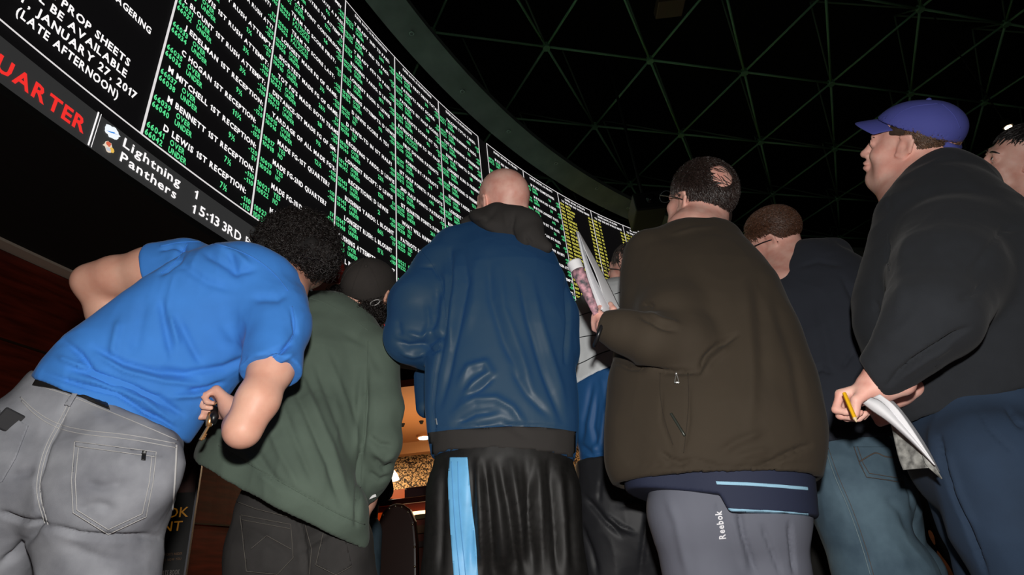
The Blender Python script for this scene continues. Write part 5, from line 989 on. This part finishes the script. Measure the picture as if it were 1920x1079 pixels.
# rolled odds sheets in the left hand
def sheet(name, A_, B_, m, lab, cat='paper', n=10, th=.0012, parent=None, bow=.0):
    A_ = smoothline(A_, 2); B_ = smoothline(B_, 2); k = len(A_); V = []
    for i in range(k):
        for j in range(n+1):
            t = j/n; p = A_[i]*(1-t)+B_[i]*t; d = nrm(p-CAM); V.append(p - d*bow*4*t*(1-t))
    me = pydata(V, [(i*(n+1)+j, i*(n+1)+j+1, (i+1)*(n+1)+j+1, (i+1)*(n+1)+j) for i in range(k-1) for j in range(n)]); o = link(name, me, m, parent, True)
    md = o.modifiers.new('s', 'SOLIDIFY'); md.thickness = th
    if lab: tag(o, lab, cat)
    return o
m_pap = mat('paper_white2', hexc(225, 225, 228), .7); m_papg = mat('paper_grey', hexc(186, 188, 192), .75)
Yh_ = 1.45; J = lambda x, y, Y=Yh_: W(x, y, Y)
sh5 = empty('odds_sheets', tuple(J(1110, 520))); tag(sh5, 'upright bundle of folded white sheets beside the pink printed paper roll', 'papers')
sheet('folded_sheet', [J(1080, 432), J(1090, 480), J(1106, 530), J(1130, 585)], [J(1088, 440, 1.43), J(1102, 490, 1.43), J(1122, 535, 1.43), J(1148, 585, 1.43)], m_papg, None, parent=sh5, bow=-.004)
sheet('folded_sheet', [J(1084, 434, 1.46), J(1096, 470, 1.47), J(1120, 520, 1.48), J(1138, 585, 1.48)], [J(1086, 436, 1.5), J(1112, 480, 1.52), J(1138, 528, 1.53), J(1162, 578, 1.52)], m_pap, None, parent=sh5, bow=.004)
sheet('folded_sheet', [J(1083, 438, 1.44), J(1093, 490, 1.44), J(1104, 530, 1.44), J(1119, 585, 1.44)], [J(1086, 440, 1.45), J(1098, 488, 1.45), J(1110, 528, 1.45), J(1132, 580, 1.45)], m_pap, None, parent=sh5)
m_print = mat('roll_print', hexc(190, 140, 150), .6, var=(70, .9, hexc(70, 75, 80)))
rl = empty('paper_roll', tuple(J(1100, 550))); tag(rl, 'pink printed paper roll with a white top end in the left hand', 'paper')
ax0, ax1_ = J(1076, 492, 1.42), J(1119, 590, 1.43); rr_ = lambda t: S(1090, 540, 1.42, 14.5*(1-t)+6.5*t)[1]
def rolltube(t0, t1, m, nm):
    ts = np.linspace(t0, t1, 8); mb = MB(); mb.tube([ax0*(1-t)+ax1_*t for t in ts], [rr_(t) for t in ts], 18, True); return mb.obj(nm, m, rl, True)
rolltube(0, .17, m_pap, 'white_end'); rolltube(.17, 1, m_print, 'printed_sleeve')
mb = MB(); dn = nrm(ax1_-ax0); mb.tube([ax0-dn*.001, ax0-dn*.0005], rr_(0)*.78, 18); mb.obj('hollow_end', mat('roll_inside', hexc(120, 120, 122), .9), rl)
# ================================================================== person in navy hoodie and blue jeans
m_nav = mat('hoodie_navy', hexc(40, 44, 54), .92, sheen=.03, bump=(600, .35), dist=.0007, var=(8, .08)); m_bjn = mat('blue_denim', hexc(92, 116, 130), .85, var=(9, .22, hexc(68, 90, 106)), bump=(700, .35), dist=.0008)
m_jth = mat('tan_thread', hexc(96, 84, 76), .8); m_jth2 = mat('pale_thread', hexc(120, 140, 148), .8)
g6 = empty('person', (1.2, 2.0, 0)); tag(g6, 'person with brown hair and glasses in a dark navy hoodie and faded blue jeans', 'person', 'people watching the betting screen')
s = lambda x, y, r, Y=1.92: S(x, y, Y, r)
v6 = D(s(1560, 650, 1)[0], 0, 0, 1)
tor = [s(1585, 850, 104, 1.9), s(1570, 760, 112, 1.9), s(1560, 660, 112, 1.92), s(1548, 580, 100, 1.93), s(1535, 535, 80, 1.95)]
shl = [s(1478, 560, 42, 1.95), s(1530, 510, 48, 1.97), s(1590, 530, 44, 1.96)]
armL = [s(1475, 575, 42, 1.95), s(1465, 670, 38, 1.93), s(1470, 750, 34, 1.93), s(1490, 720, 26, 2.1), s(1500, 690, 20, 2.16)]
armR = [s(1600, 545, 40, 1.95), s(1625, 640, 36, 1.93), s(1630, 730, 33, 1.93), s(1610, 700, 26, 2.1), s(1600, 670, 20, 2.16)]
hip = [s(1598, 860, 84, 1.88), s(1605, 910, 92, 1.88)]
legL = [s(1590, 930, 72, 1.88), s(1655, 1079, 80, 1.86)]; k_ = legL[-1][0]; legL += [(np.array([k_[0]+.03, k_[1], .45]), .10), (np.array([k_[0]+.05, k_[1]+.06, .1]), .065)]
legR = [s(1650, 925, 62, 1.94), s(1700, 1079, 42, 2.02)]; k_ = legR[-1][0]; legR += [(np.array([k_[0]+.02, k_[1], .45]), .08), (np.array([k_[0]+.04, k_[1]+.06, .1]), .06)]
hc = W(1449, 447, 2.0); H6 = Head(hc, D(hc, -.90, -.42, .22), D(hc, -.38, 1, -.20), .97)
hL, hR = armL[-1][0], armR[-1][0]
body(g6, m_skin2, H6, dict(fat=.006), s(1500, 530, 48, 1.98), tor, .62, [shr(armL, .66), shr(armR, .66)], [legL, legR], [(hL, D(hL, .2, .3, .8), D(hL, .3, -.8, 0), dict(side=1)), (hR, D(hR, -.3, .3, .8), D(hR, -.3, -.8, 0), dict(side=-1))], v=v6, h=.0055, extra=[(cone((H6.p(0, .0, -.07), .055), s(1470, 545, 50, 1.98)), .04)])
hem = cut((1516, 840), (1675, 832), 1.88)
p = [(c, .05) for c in chain(tor, .66, v6)+chain(shl, .85, v6)]+[(c, .035) for c in chain(armL)+chain(armR)]+[(cone(s(1510, 486, 34, 1.98), s(1562, 478, 32, 1.98)), .04)]
hd, hb, _, _ = shape('hoodie', p, m_nav, g6, .0065, clips=[hem], hollow=(lambda P: -(hem(P)+.06), .012), strokes=[([(1560, 700), (1540, 690), (1525, 700)], 6, -.008), ([(1580, 520), (1600, 560), (1608, 620)], 6, -.008), ([(1500, 500), (1535, 490), (1580, 500)], 5, -.004), ([(1530, 560), (1550, 640), (1560, 700)], 12, .004), ([(1520, 800), (1600, 796), (1670, 792)], 3, -.004), ([(1580, 690), (1600, 660)], 5, -.006)], noise=[(.002, (11, 11, 7))])
jn, jb, _, _ = shape('jeans', [(c, .05) for c in chain(hip, .78, v6)]+[(c, .03) for c in chain(legL)+chain(legR)]+[(ell(W(1615, 915, 1.83), (.11, .08, .11)), .05)], m_bjn, g6, .006, clips=[lambda P: .05-P[..., 2]], strokes=[([(1545, 845), (1565, 900), (1600, 980), (1630, 1060)], 3, -.004), ([(1700, 905), (1712, 930), (1715, 960)], 6, -.008), ([(1690, 890), (1700, 905), (1715, 905)], 4, .007), ([(1600, 960), (1640, 1000), (1660, 1079)], 14, -.004), ([(1660, 930), (1690, 960), (1705, 1000)], 9, -.005)], noise=[(.0028, (11, 11, 9))])
patch(jb, [(1601, 838), (1690, 838), (1697, 880), (1695, 903), (1625, 895)], 'back_pocket', m_bjn, jn, .004, 4, .003)
for ln in ([(1601, 838), (1612, 870), (1625, 895), (1660, 900), (1695, 906)], [(1608, 838), (1618, 868), (1630, 888), (1660, 893), (1692, 898)]): seam(jb, ln, .0010, 'stitching', m_jth, jn, sm=False, off=.0085)
seam(jb, [(1612, 866), (1630, 855), (1643, 848), (1660, 858), (1685, 858)], .0018, 'stitching', m_jth, jn, off=.0085)
seam(jb, [(1547, 840), (1565, 895), (1590, 950), (1615, 1020), (1632, 1079)], .0016, 'side_seam', m_jth2, jn, off=.002); seam(jb, [(1553, 840), (1571, 893), (1596, 948), (1621, 1018), (1638, 1079)], .0008, 'stitching', m_jth, jn, off=.001)
shoes(g6, [legL, legR], m_shoe, v6)
m_hb6 = mat('hair_brown', hexc(92, 62, 46), .42, spec=.6, var=(160, .55)); 
def hc6(P):
    L_ = H6.loc(P); x, y, z = L_[..., 0], L_[..., 1], L_[..., 2]; a_ = np.maximum(.006-z+.25*np.minimum(y+.06, 0), np.where(z < .035, y+.030, y-.005)); b_ = np.maximum(.046-z, y-.084); return np.minimum(a_, b_)
ho = shape('hair', [ell(H6.p(0, -.014, .036), np.array([.0815, .103, .087])*H6.k, H6.A)], mat('hair_under6', hexc(62, 40, 29), .8, var=(50, .5)), g6, .0045, clips=[hc6], noise=[(.002, (70, 70, 70))])[0]
strands(H6, 'hair_strands', m_hb6, ho, 8500, .026, lambda p: (0, -.8, -.7) if p[2] < .07 else (.1, -1., -.1), lambda P: ((P[:, 2] > .010+.3*np.minimum(P[:, 1]+.06, 0)) & (P[:, 1] < np.where(P[:, 2] < .035, -.034, .0))) | ((P[:, 2] > .050) & (P[:, 1] < .080)), rad=(.083, .105, .089), c0=(0, -.014, .036), width=.0012, rnd=.32, lift=.18, seed=5)
glasses(H6, mat('glasses_navy', hexc(24, 26, 36), .3), g6)
# legs and shadowed people glimpsed behind
def bystander(label, x, Y, ytop, mt, mp, fx=0, legmat=None):
    c = W(x, ytop, Y); base = np.array([c[0], c[1], 0]); v = D(c, 0, 0, 1); v = nrm([v[0], v[1], 0]); r_ = np.array([v[1], -v[0], 0]); g = empty('person', tuple(base)); tag(g, label, 'person', 'people watching the betting screen')
    hz = 1.62; H = Head(base+[0, 0, hz], v, [0, 0, 1]); tor = [(base+[0, 0, z_], rr) for z_, rr in ((.95, .16), (1.1, .15), (1.3, .17), (1.42, .12))]
    legs_ = [[(base+sx*.09*r_+[0, 0, .9], .095), (base+sx*.1*r_+[0, 0, .5], .07), (base+sx*.1*r_+[0, 0, .1], .05)] for sx in (-1, 1)]
    arms_ = [[(base+sx*.18*r_+[0, 0, 1.4], .06), (base+sx*.2*r_+[0, 0, 1.14], .05), (base+sx*.08*r_+v*.24+[0, 0, 1.16], .035)] for sx in (-1, 1)]
    body(g, m_skin, H, {}, (base+[0, 0, 1.45], .055), tor, .62, arms_, legs_, [(a_[-1][0], v*.6-sx*r_, np.array([0, 0, 1.]), dict(side=sx)) for a_, sx in zip(arms_, (-1, 1))], v=v, h=.008)
    shape('jacket', [(c_, .05) for c_ in chain([(q, r*1.08) for q, r in tor], .7, v)]+[(c_, .03) for a_ in arms_ for c_ in chain([(q, r*1.15) for q, r in a_])], mt, g, .009, noise=[(.003, (9, 9, 7))])
    shape('trousers', [(c_, .04) for l_ in legs_ for c_ in chain([(q, r*1.15) for q, r in l_])]+[(cone(tor[0], (base+[0, 0, .88], .15), .7, v), .05)], mp, g, .009, clips=[lambda P: .05-P[..., 2]], noise=[(.003, (9, 9, 6))]); shoes(g, legs_, m_shoe, v)
    strands(H, 'hair', m_hbr, g, 1500, .03, (0, -.4, -1.), lambda P: (P[:, 2] > -.03) & ((P[:, 1] < .01) | (P[:, 2] > .05)), width=.002); return g
# ================================================================== person in black fleece and blue cap
m_flc = mat('fleece_black', hexc(32, 35, 40), .97, sheen=.04, bump=(500, .45), dist=.0009, var=(30, .08)); m_ntr = mat('navy_trousers', hexc(32, 50, 72), .9, var=(12, .12), bump=(500, .3), dist=.0008)
m_bcap = mat('cap_blue', hexc(74, 80, 158), .85, bump=(700, .3), dist=.0006); m_hg = mat('hair_brown_grey', hexc(100, 74, 56), .45, spec=.6, var=(160, .55))
g7 = empty('person', (1.25, 1.45, 0)); tag(g7, 'person in a black fleece, blue baseball cap and navy trousers holding a yellow pencil', 'person', 'people watching the betting screen')
s = lambda x, y, r, Y=1.42: S(x, y, Y, r)
at7 = s(1780, 550, 1)[0]; v7 = D(at7, 0, 0, 1); fr7 = D(at7, -1, 0, 0)
tor = [s(1822, 740, 118, 1.43), s(1810, 660, 155, 1.43), s(1800, 570, 168, 1.42), s(1792, 490, 134, 1.42), s(1768, 410, 98, 1.43), s(1758, 345, 62, 1.44)]
armL = [s(1782, 460, 90, 1.34), s(1775, 520, 92, 1.27), s(1745, 600, 78, 1.20), s(1705, 650, 56, 1.22), s(1664, 692, 44, 1.26), s(1628, 720, 33, 1.29)]
armR = [s(1800, 440, 80, 1.58), s(1790, 560, 60, 1.62), s(1760, 660, 44, 1.56), s(1700, 730, 28, 1.44), s(1690, 742, 24, 1.38)]
hip = [s(1838, 780, 122, 1.43), s(1850, 860, 130, 1.43)]
legL = [s(1868, 880, 118, 1.36), s(1905, 1000, 100, 1.36), s(1935, 1079, 84, 1.37)]; k_ = legL[-1][0]; legL += [(np.array([k_[0]+.04, k_[1], .42]), .085), (np.array([k_[0]+.06, k_[1]+.04, .1]), .06)]
legR = [s(1800, 860, 84, 1.52), s(1835, 980, 62, 1.56), s(1860, 1079, 52, 1.58)]; k_ = legR[-1][0]; legR += [(np.array([k_[0]+.03, k_[1], .42]), .08), (np.array([k_[0]+.04, k_[1]+.04, .1]), .06)]
hc = W(1705, 272, 1.45); H7 = Head(hc, D(hc, -.97, .05, .22), D(hc, .11, 1, -.12), 1.06)
hL, hR = armL[-1][0], armR[-1][0]
yy = D(hL, -.85, -.30, .10); zz = D(hL, .30, -.80, -.50)
bo, bb, kn7 = body(g7, m_skin2, H7, dict(fat=.008, lips=1.5, nose=1.0), s(1745, 385, 56, 1.45), tor, .8, [shr(armL, .62), shr(armR, .6)], [legL, legR],
   [(W(1664, 727, 1.28), yy, zz, dict(side=1, curl=(75, 80, 45), per=[(58, 88, 45), (68, 85, 45), (72, 85, 45), (76, 82, 45)], s=.97, wr=.028, thumb=(.3, .8, .5), tcurl=(-.3, .45, .85))), (W(1692, 738, 1.39), D(hR, -.8, -.5, .1), D(hR, .4, -.75, .3), dict(side=-1, curl=(80, 85, 50), s=.84, thumb=(.4, .8, .3), tcurl=(0, .6, .8)))], v=fr7, h=.0042,
   extra=[(cone((H7.p(0, .04, -.11), .04), s(1700, 385, 40, 1.44)), .04), (cone((H7.p(0, -.06, -.03), .06), s(1785, 345, 46, 1.45)), .04)])
hem = cut((1712, 786), (1918, 738), 1.36)
p = [(c, .05) for c in chain(tor, .88, v7)]+[(c, .03) for c in chain(armL)+chain(armR[:-1])]+[(cone(s(1702, 382, 34, 1.43), s(1770, 330, 40, 1.43)), .04), (cone(s(1770, 328, 40, 1.43), s(1822, 352, 44, 1.43)), .05), (cone(s(1695, 410, 40, 1.42), s(1672, 600, 46, 1.44)), .06), (cone(s(1672, 600, 44, 1.44), s(1735, 740, 46, 1.42)), .05), (cone(s(1712, 700, 44, 1.44), s(1738, 775, 44, 1.42)), .04), (cone(s(1850, 470, 92, 1.45), s(1880, 600, 110, 1.45)), .06)]
st = [([(1665, 724), (1685, 700), (1712, 678), (1745, 656), (1790, 628), (1815, 616)], 5, -.014), ([(1690, 705), (1730, 680), (1790, 645)], 8, .005), ([(1664, 450), (1662, 490), (1668, 508)], 4, -.008), ([(1640, 565), (1645, 585)], 4, -.008), ([(1815, 520), (1850, 470), (1880, 430), (1919, 430)], 6, -.006), ([(1800, 560), (1830, 548), (1840, 535)], 5, -.008), ([(1700, 420), (1690, 520), (1680, 600)], 16, .004), ([(1670, 345), (1700, 330), (1760, 300), (1800, 290)], 5, .003), ([(1665, 355), (1668, 400)], 5, -.003), ([(1735, 660), (1750, 680), (1768, 705)], 2.5, -.003), ([(1650, 640), (1690, 620), (1720, 590)], 14, .004)]
cw = nrm(W(1600, 722, 1.30)-W(1664, 692, 1.26)); cc_ = W(1633, 712, 1.285); cw2 = nrm(armR[-1][0]-armR[-3][0]); cc2 = W(1690, 738, 1.42)
fl_, fb, _, _ = shape('fleece_jacket', p, m_flc, g7, .006, .04, clips=[hem, lambda P: np.where(near(P, cc_, .095) < 0, (P-cc_)@cw, -9)], hollow=(lambda P: -(hem(P)+.07), .012), strokes=st, noise=[(.0026, (8, 8, 6)), (-.002, (5, 5, 5))])
seam(fb, [(1664, 440), (1662, 485), (1668, 508)], .0014, 'seam', m_flc, fl_)
tr, tb_, _, _ = shape('trousers', [(c, .05) for c in chain(hip, .9, v7)]+[(c, .03) for c in chain(legL)+chain(legR)], m_ntr, g7, .006, clips=[lambda P: .05-P[..., 2]], strokes=[([(1762, 820), (1768, 860), (1790, 930), (1815, 990), (1850, 1079)], 4, -.014), ([(1775, 850), (1800, 930), (1830, 990)], 7, .005), ([(1888, 765), (1905, 790), (1919, 805)], 4, -.008), ([(1830, 765), (1860, 810), (1900, 850)], 4, -.003), ([(1745, 800), (1750, 850), (1760, 900)], 8, .004)], noise=[(.002, (8, 8, 6))])
shoes(g7, [legL, legR], m_shoe, fr7)
# cap
cpc = H7.p(0, -.026, .046); m_red = mat('cap_red_mark', hexc(170, 40, 60), .7)
def capclip(P):
    L_ = H7.loc(P); return .046 + .30*L_[..., 1] - L_[..., 2]
cp, cb, _, _ = shape('cap', [(ell(cpc, np.array([.085, .105, .080])*H7.k, H7.A), .01), (ell(H7.p(0, .022, .05), np.array([.079, .074, .062])*H7.k, H7.A), .03)], m_bcap, g7, .0042, clips=[capclip], noise=[(-.0012, (20, 20, 20))], hollow=(lambda P: -(capclip(P)+.02), .006))
V = []; F = []; nU, nV = 18, 8                                   # curved brim
for i in range(nU+1):
    a_ = (i/nU-.5)*2; 
    for j in range(nV+1):
        t = j/nV; x = a_*.074; yb = .072-.045*a_*a_; y = yb+t*(.080-.030*a_*a_); z = .070-.008*t-.026*a_*a_-.006*t*t; V.append(H7.p(x, y, z))
for i in range(nU):
    for j in range(nV): F.append((i*(nV+1)+j, i*(nV+1)+j+1, (i+1)*(nV+1)+j+1, (i+1)*(nV+1)+j))
br = link('brim', pydata(V, F), m_bcap, cp); md = br.modifiers.new('s', 'SOLIDIFY'); md.thickness = .004; md = br.modifiers.new('ss', 'SUBSURF'); md.levels = md.render_levels = 1
bm = bmesh.new(); bmesh.ops.create_icosphere(bm, subdivisions=2, radius=.008, matrix=Matrix.Translation(H7.p(0, -.026, .124))); me = bpy.data.meshes.new('b'); bm.to_mesh(me); bm.free(); link('cap_button', me, m_bcap, cp)
mb = MB(); mb.tube([H7.p(-.055, -.095, .012), H7.p(-.03, -.112, .002), H7.p(0, -.118, -.002), H7.p(.03, -.112, .002), H7.p(.055, -.095, .012)], .009, 8); mb.obj('cap_strap', m_bcap, cp, True)
for ln in ([(1760, 194), (1700, 200), (1668, 228)], [(1765, 194), (1790, 215), (1800, 240)]): seam(cb, ln, .0012, 'panel_seam', m_bcap, cp)
q_ = hit(cb, 1822, 236, .001)
if q_ is not None: patch(cb, [(1819, 226), (1826, 230), (1827, 244), (1820, 246)], 'badge', m_red, cp, .002, 2, .001)
def hc7(P):
    L_ = H7.loc(P); x, y, z = L_[..., 0], L_[..., 1], L_[..., 2]; return np.minimum(np.maximum(-.052-z+.2*np.minimum(y+.03, 0), np.maximum(z-.062, np.where(z < .032, y+.030, y-.01))), np.maximum(np.maximum(.030-z, y-.042), z-.060)) + 0*x
ho = shape('hair', [ell(H7.p(0, -.014, .030), np.array([.0805, .1025, .088])*H7.k, H7.A)], mat('hair_under7', hexc(66, 48, 36), .8, var=(50, .5)), g7, .0042, clips=[hc7], noise=[(.0015, (80, 80, 80))])[0]
strands(H7, 'hair_strands', m_hg, ho, 6500, .026, (0, -.9, -.75), lambda P: ((P[:, 2] > -.056+.2*np.minimum(P[:, 1]+.03, 0)) & (P[:, 2] < .045+.3*P[:, 1]) & (P[:, 1] < np.where(P[:, 2] < .032, -.036, .0))) | ((P[:, 2] > .040) & (P[:, 1] < .0) & (P[:, 2] < .06)), rad=(.082, .104, .090), c0=(0, -.014, .030), width=.0012, rnd=.28, lift=.14, seed=6)
eyes(H7, g7, m_iris)
mb = MB()
for sx in (-1, 1): mb.tube([H7.p(sx*(.015+.01*i), .096-.0016*i*i, .021+.002*math.sin(i)) for i in range(4)], [.0015, .0028, .0028, .0015], 6)
mb.obj('eyebrows', m_hg, g7, True)
# pencil
a_, b_ = W(1583, 738, 1.255), W(1606, 792, 1.225); dn = nrm(b_-a_); pc = empty('pencil', tuple((a_+b_)/2)); tag(pc, 'short yellow pencil between the fingers of the person in the black fleece', 'pencil')
MB().tube([a_, b_-dn*.010], .0042, 6).obj('shaft', mat('pencil_yellow', hexc(245, 185, 30), .4), pc); MB().tube([b_-dn*.010, b_], [.0042, .0008], 6).obj('tip', mat('pencil_wood', hexc(225, 200, 160), .6), pc)
# folded odds magazine
m_news = mat('news_print', hexc(150, 150, 145), .8, var=(55, .75, hexc(80, 80, 78))); J = lambda x, y, Y: W(x, y, Y)
mg = empty('odds_booklet', tuple(J(1680, 790, 1.28))); tag(mg, 'folded white booklet curling down from the hands of the person in the black fleece', 'booklet')
sheet('front_page', [J(1632, 748, 1.27), J(1660, 775, 1.25), J(1700, 818, 1.24), J(1752, 872, 1.23)], [J(1650, 740, 1.24), J(1680, 762, 1.22), J(1715, 812, 1.22), J(1753, 873, 1.22)], m_pap, None, parent=mg, bow=.006)
sheet('rolled_page', [J(1618, 757, 1.26), J(1636, 772, 1.25), J(1665, 790, 1.24), J(1710, 830, 1.235), J(1751, 872, 1.23)], [J(1634, 746, 1.25), J(1652, 752, 1.235), J(1680, 782, 1.23), J(1716, 822, 1.228), J(1752, 870, 1.226)], m_pap, None, parent=mg, bow=.012)
sheet('inner_page', [J(1640, 745, 1.29), J(1662, 750, 1.28), J(1695, 790, 1.27), J(1730, 840, 1.26), J(1758, 885, 1.25)], [J(1650, 742, 1.31), J(1672, 748, 1.30), J(1705, 788, 1.29), J(1738, 838, 1.28), J(1762, 886, 1.27)], m_papg, None, parent=mg, bow=.0)
sheet('printed_page', [J(1668, 785, 1.31), J(1676, 820, 1.31), J(1685, 860, 1.31), J(1694, 882, 1.31)], [J(1695, 800, 1.28), J(1712, 830, 1.27), J(1728, 850, 1.26), J(1742, 878, 1.25)], m_news, None, parent=mg, bow=-.004)
sheet('back_page', [J(1728, 850, 1.25), J(1735, 872, 1.25), J(1750, 885, 1.25), J(1766, 899, 1.25)], [J(1740, 850, 1.24), J(1748, 865, 1.24), J(1758, 882, 1.24), J(1767, 898, 1.245)], m_news, None, parent=mg)
# ================================================================== face at the right edge
m_shirt8 = mat('shirt_black8', hexc(28, 28, 32), .85)
g8 = empty('person', (1.95, 1.75, 0)); tag(g8, 'person at the right edge whose face shows behind the black fleece shoulder', 'person', 'people watching the betting screen')
s = lambda x, y, r, Y=1.78: S(x, y, Y, r)
hc = W(1914, 302, 1.78); H8 = Head(hc, D(hc, -.88, .08, -.32), D(hc, .14, 1, -.1), 1.08); v8 = D(hc, -.9, 0, 0); v8 = nrm([v8[0], v8[1], 0])
bs = np.array([hc[0]+.05, hc[1], 0]); r8 = np.array([v8[1], -v8[0], 0]); tor = [(bs+[0, 0, .95], .16), (bs+[0, 0, 1.15], .16), (bs+[0, 0, 1.38], .18), (bs+[0, 0, 1.47], .12)]
legs8 = [[(bs+sx*.09*r8+[0, 0, .9], .095), (bs+sx*.1*r8+[0, 0, .5], .07), (bs+sx*.1*r8+[0, 0, .1], .05)] for sx in (-1, 1)]
arms8 = [[(bs+sx*.19*r8+[0, 0, 1.44], .06), (bs+sx*.22*r8+[0, 0, 1.14], .05), (bs+sx*.2*r8+[0, 0, .9], .035)] for sx in (-1, 1)]
body(g8, m_skin, H8, dict(fat=.006), (bs+[0, 0, 1.5], .06), tor, .62, arms8, legs8, [(a_[-1][0], np.array([0, 0, -1.]), v8, dict(side=1)) for a_ in arms8], v=v8, h=.005)
shape('shirt', [(c_, .05) for c_ in chain([(q, r*1.08) for q, r in tor], .7, v8)]+[(c_, .03) for a_ in arms8 for c_ in chain([(q, r*1.15) for q, r in a_])], m_shirt8, g8, .008)
shape('trousers', [(c_, .04) for l_ in legs8 for c_ in chain([(q, r*1.15) for q, r in l_])]+[(cone(tor[0], (bs+[0, 0, .88], .15), .7, v8), .05)], m_shirt8, g8, .009, clips=[lambda P: .05-P[..., 2]]); shoes(g8, legs8, m_shoe, v8)
def hc8(P):
    L_ = H8.loc(P); y, z = L_[..., 1], L_[..., 2]; return np.minimum(np.maximum(-.045-z, y+.02), np.maximum(.078-z, y-.085))
m_h8 = mat('hair_black8', hexc(28, 24, 24), .4, spec=.6); ho = shape('hair', [ell(H8.p(0, -.014, .034), np.array([.0825, .1035, .093])*H8.k, H8.A)], m_h8, g8, .005, clips=[hc8])[0]
strands(H8, 'hair_strands', m_h8, ho, 3000, .03, (0, .4, -.7), lambda P: ((P[:, 2] > -.045) & (P[:, 1] < -.01)) | ((P[:, 2] > .080) & (P[:, 1] < .088)), width=.0014, seed=11)
eyes(H8, g8, m_iris); mb = MB()
for sx in (-1, 1): mb.tube([H8.p(sx*(.013+.0115*i), .098-.0018*i*i, .023+.0035*math.sin(i*.9)) for i in range(4)], [.002, .0042, .0036, .0015], 6)
mb.obj('eyebrows', m_h8, g8, True)
# more people glimpsed in the gaps
bystander('person in blue jeans standing far behind, seen between green sweatshirt and black shorts', 650, 3.5, 960, m_nav, m_bjn)
bystander('shadowed person in dark clothes seen in the narrow gap beside the grey track pants', 1545, 2.95, 980, mat('coat_dark', hexc(22, 22, 20), .8), mat('trousers_black9', hexc(30, 29, 26), .8))
bystander('person in grey trousers standing behind the faded blue jeans on the right', 1728, 3.4, 960, mat('coat_grey', hexc(36, 38, 42), .8), mat('trousers_grey9', hexc(86, 92, 96), .85))
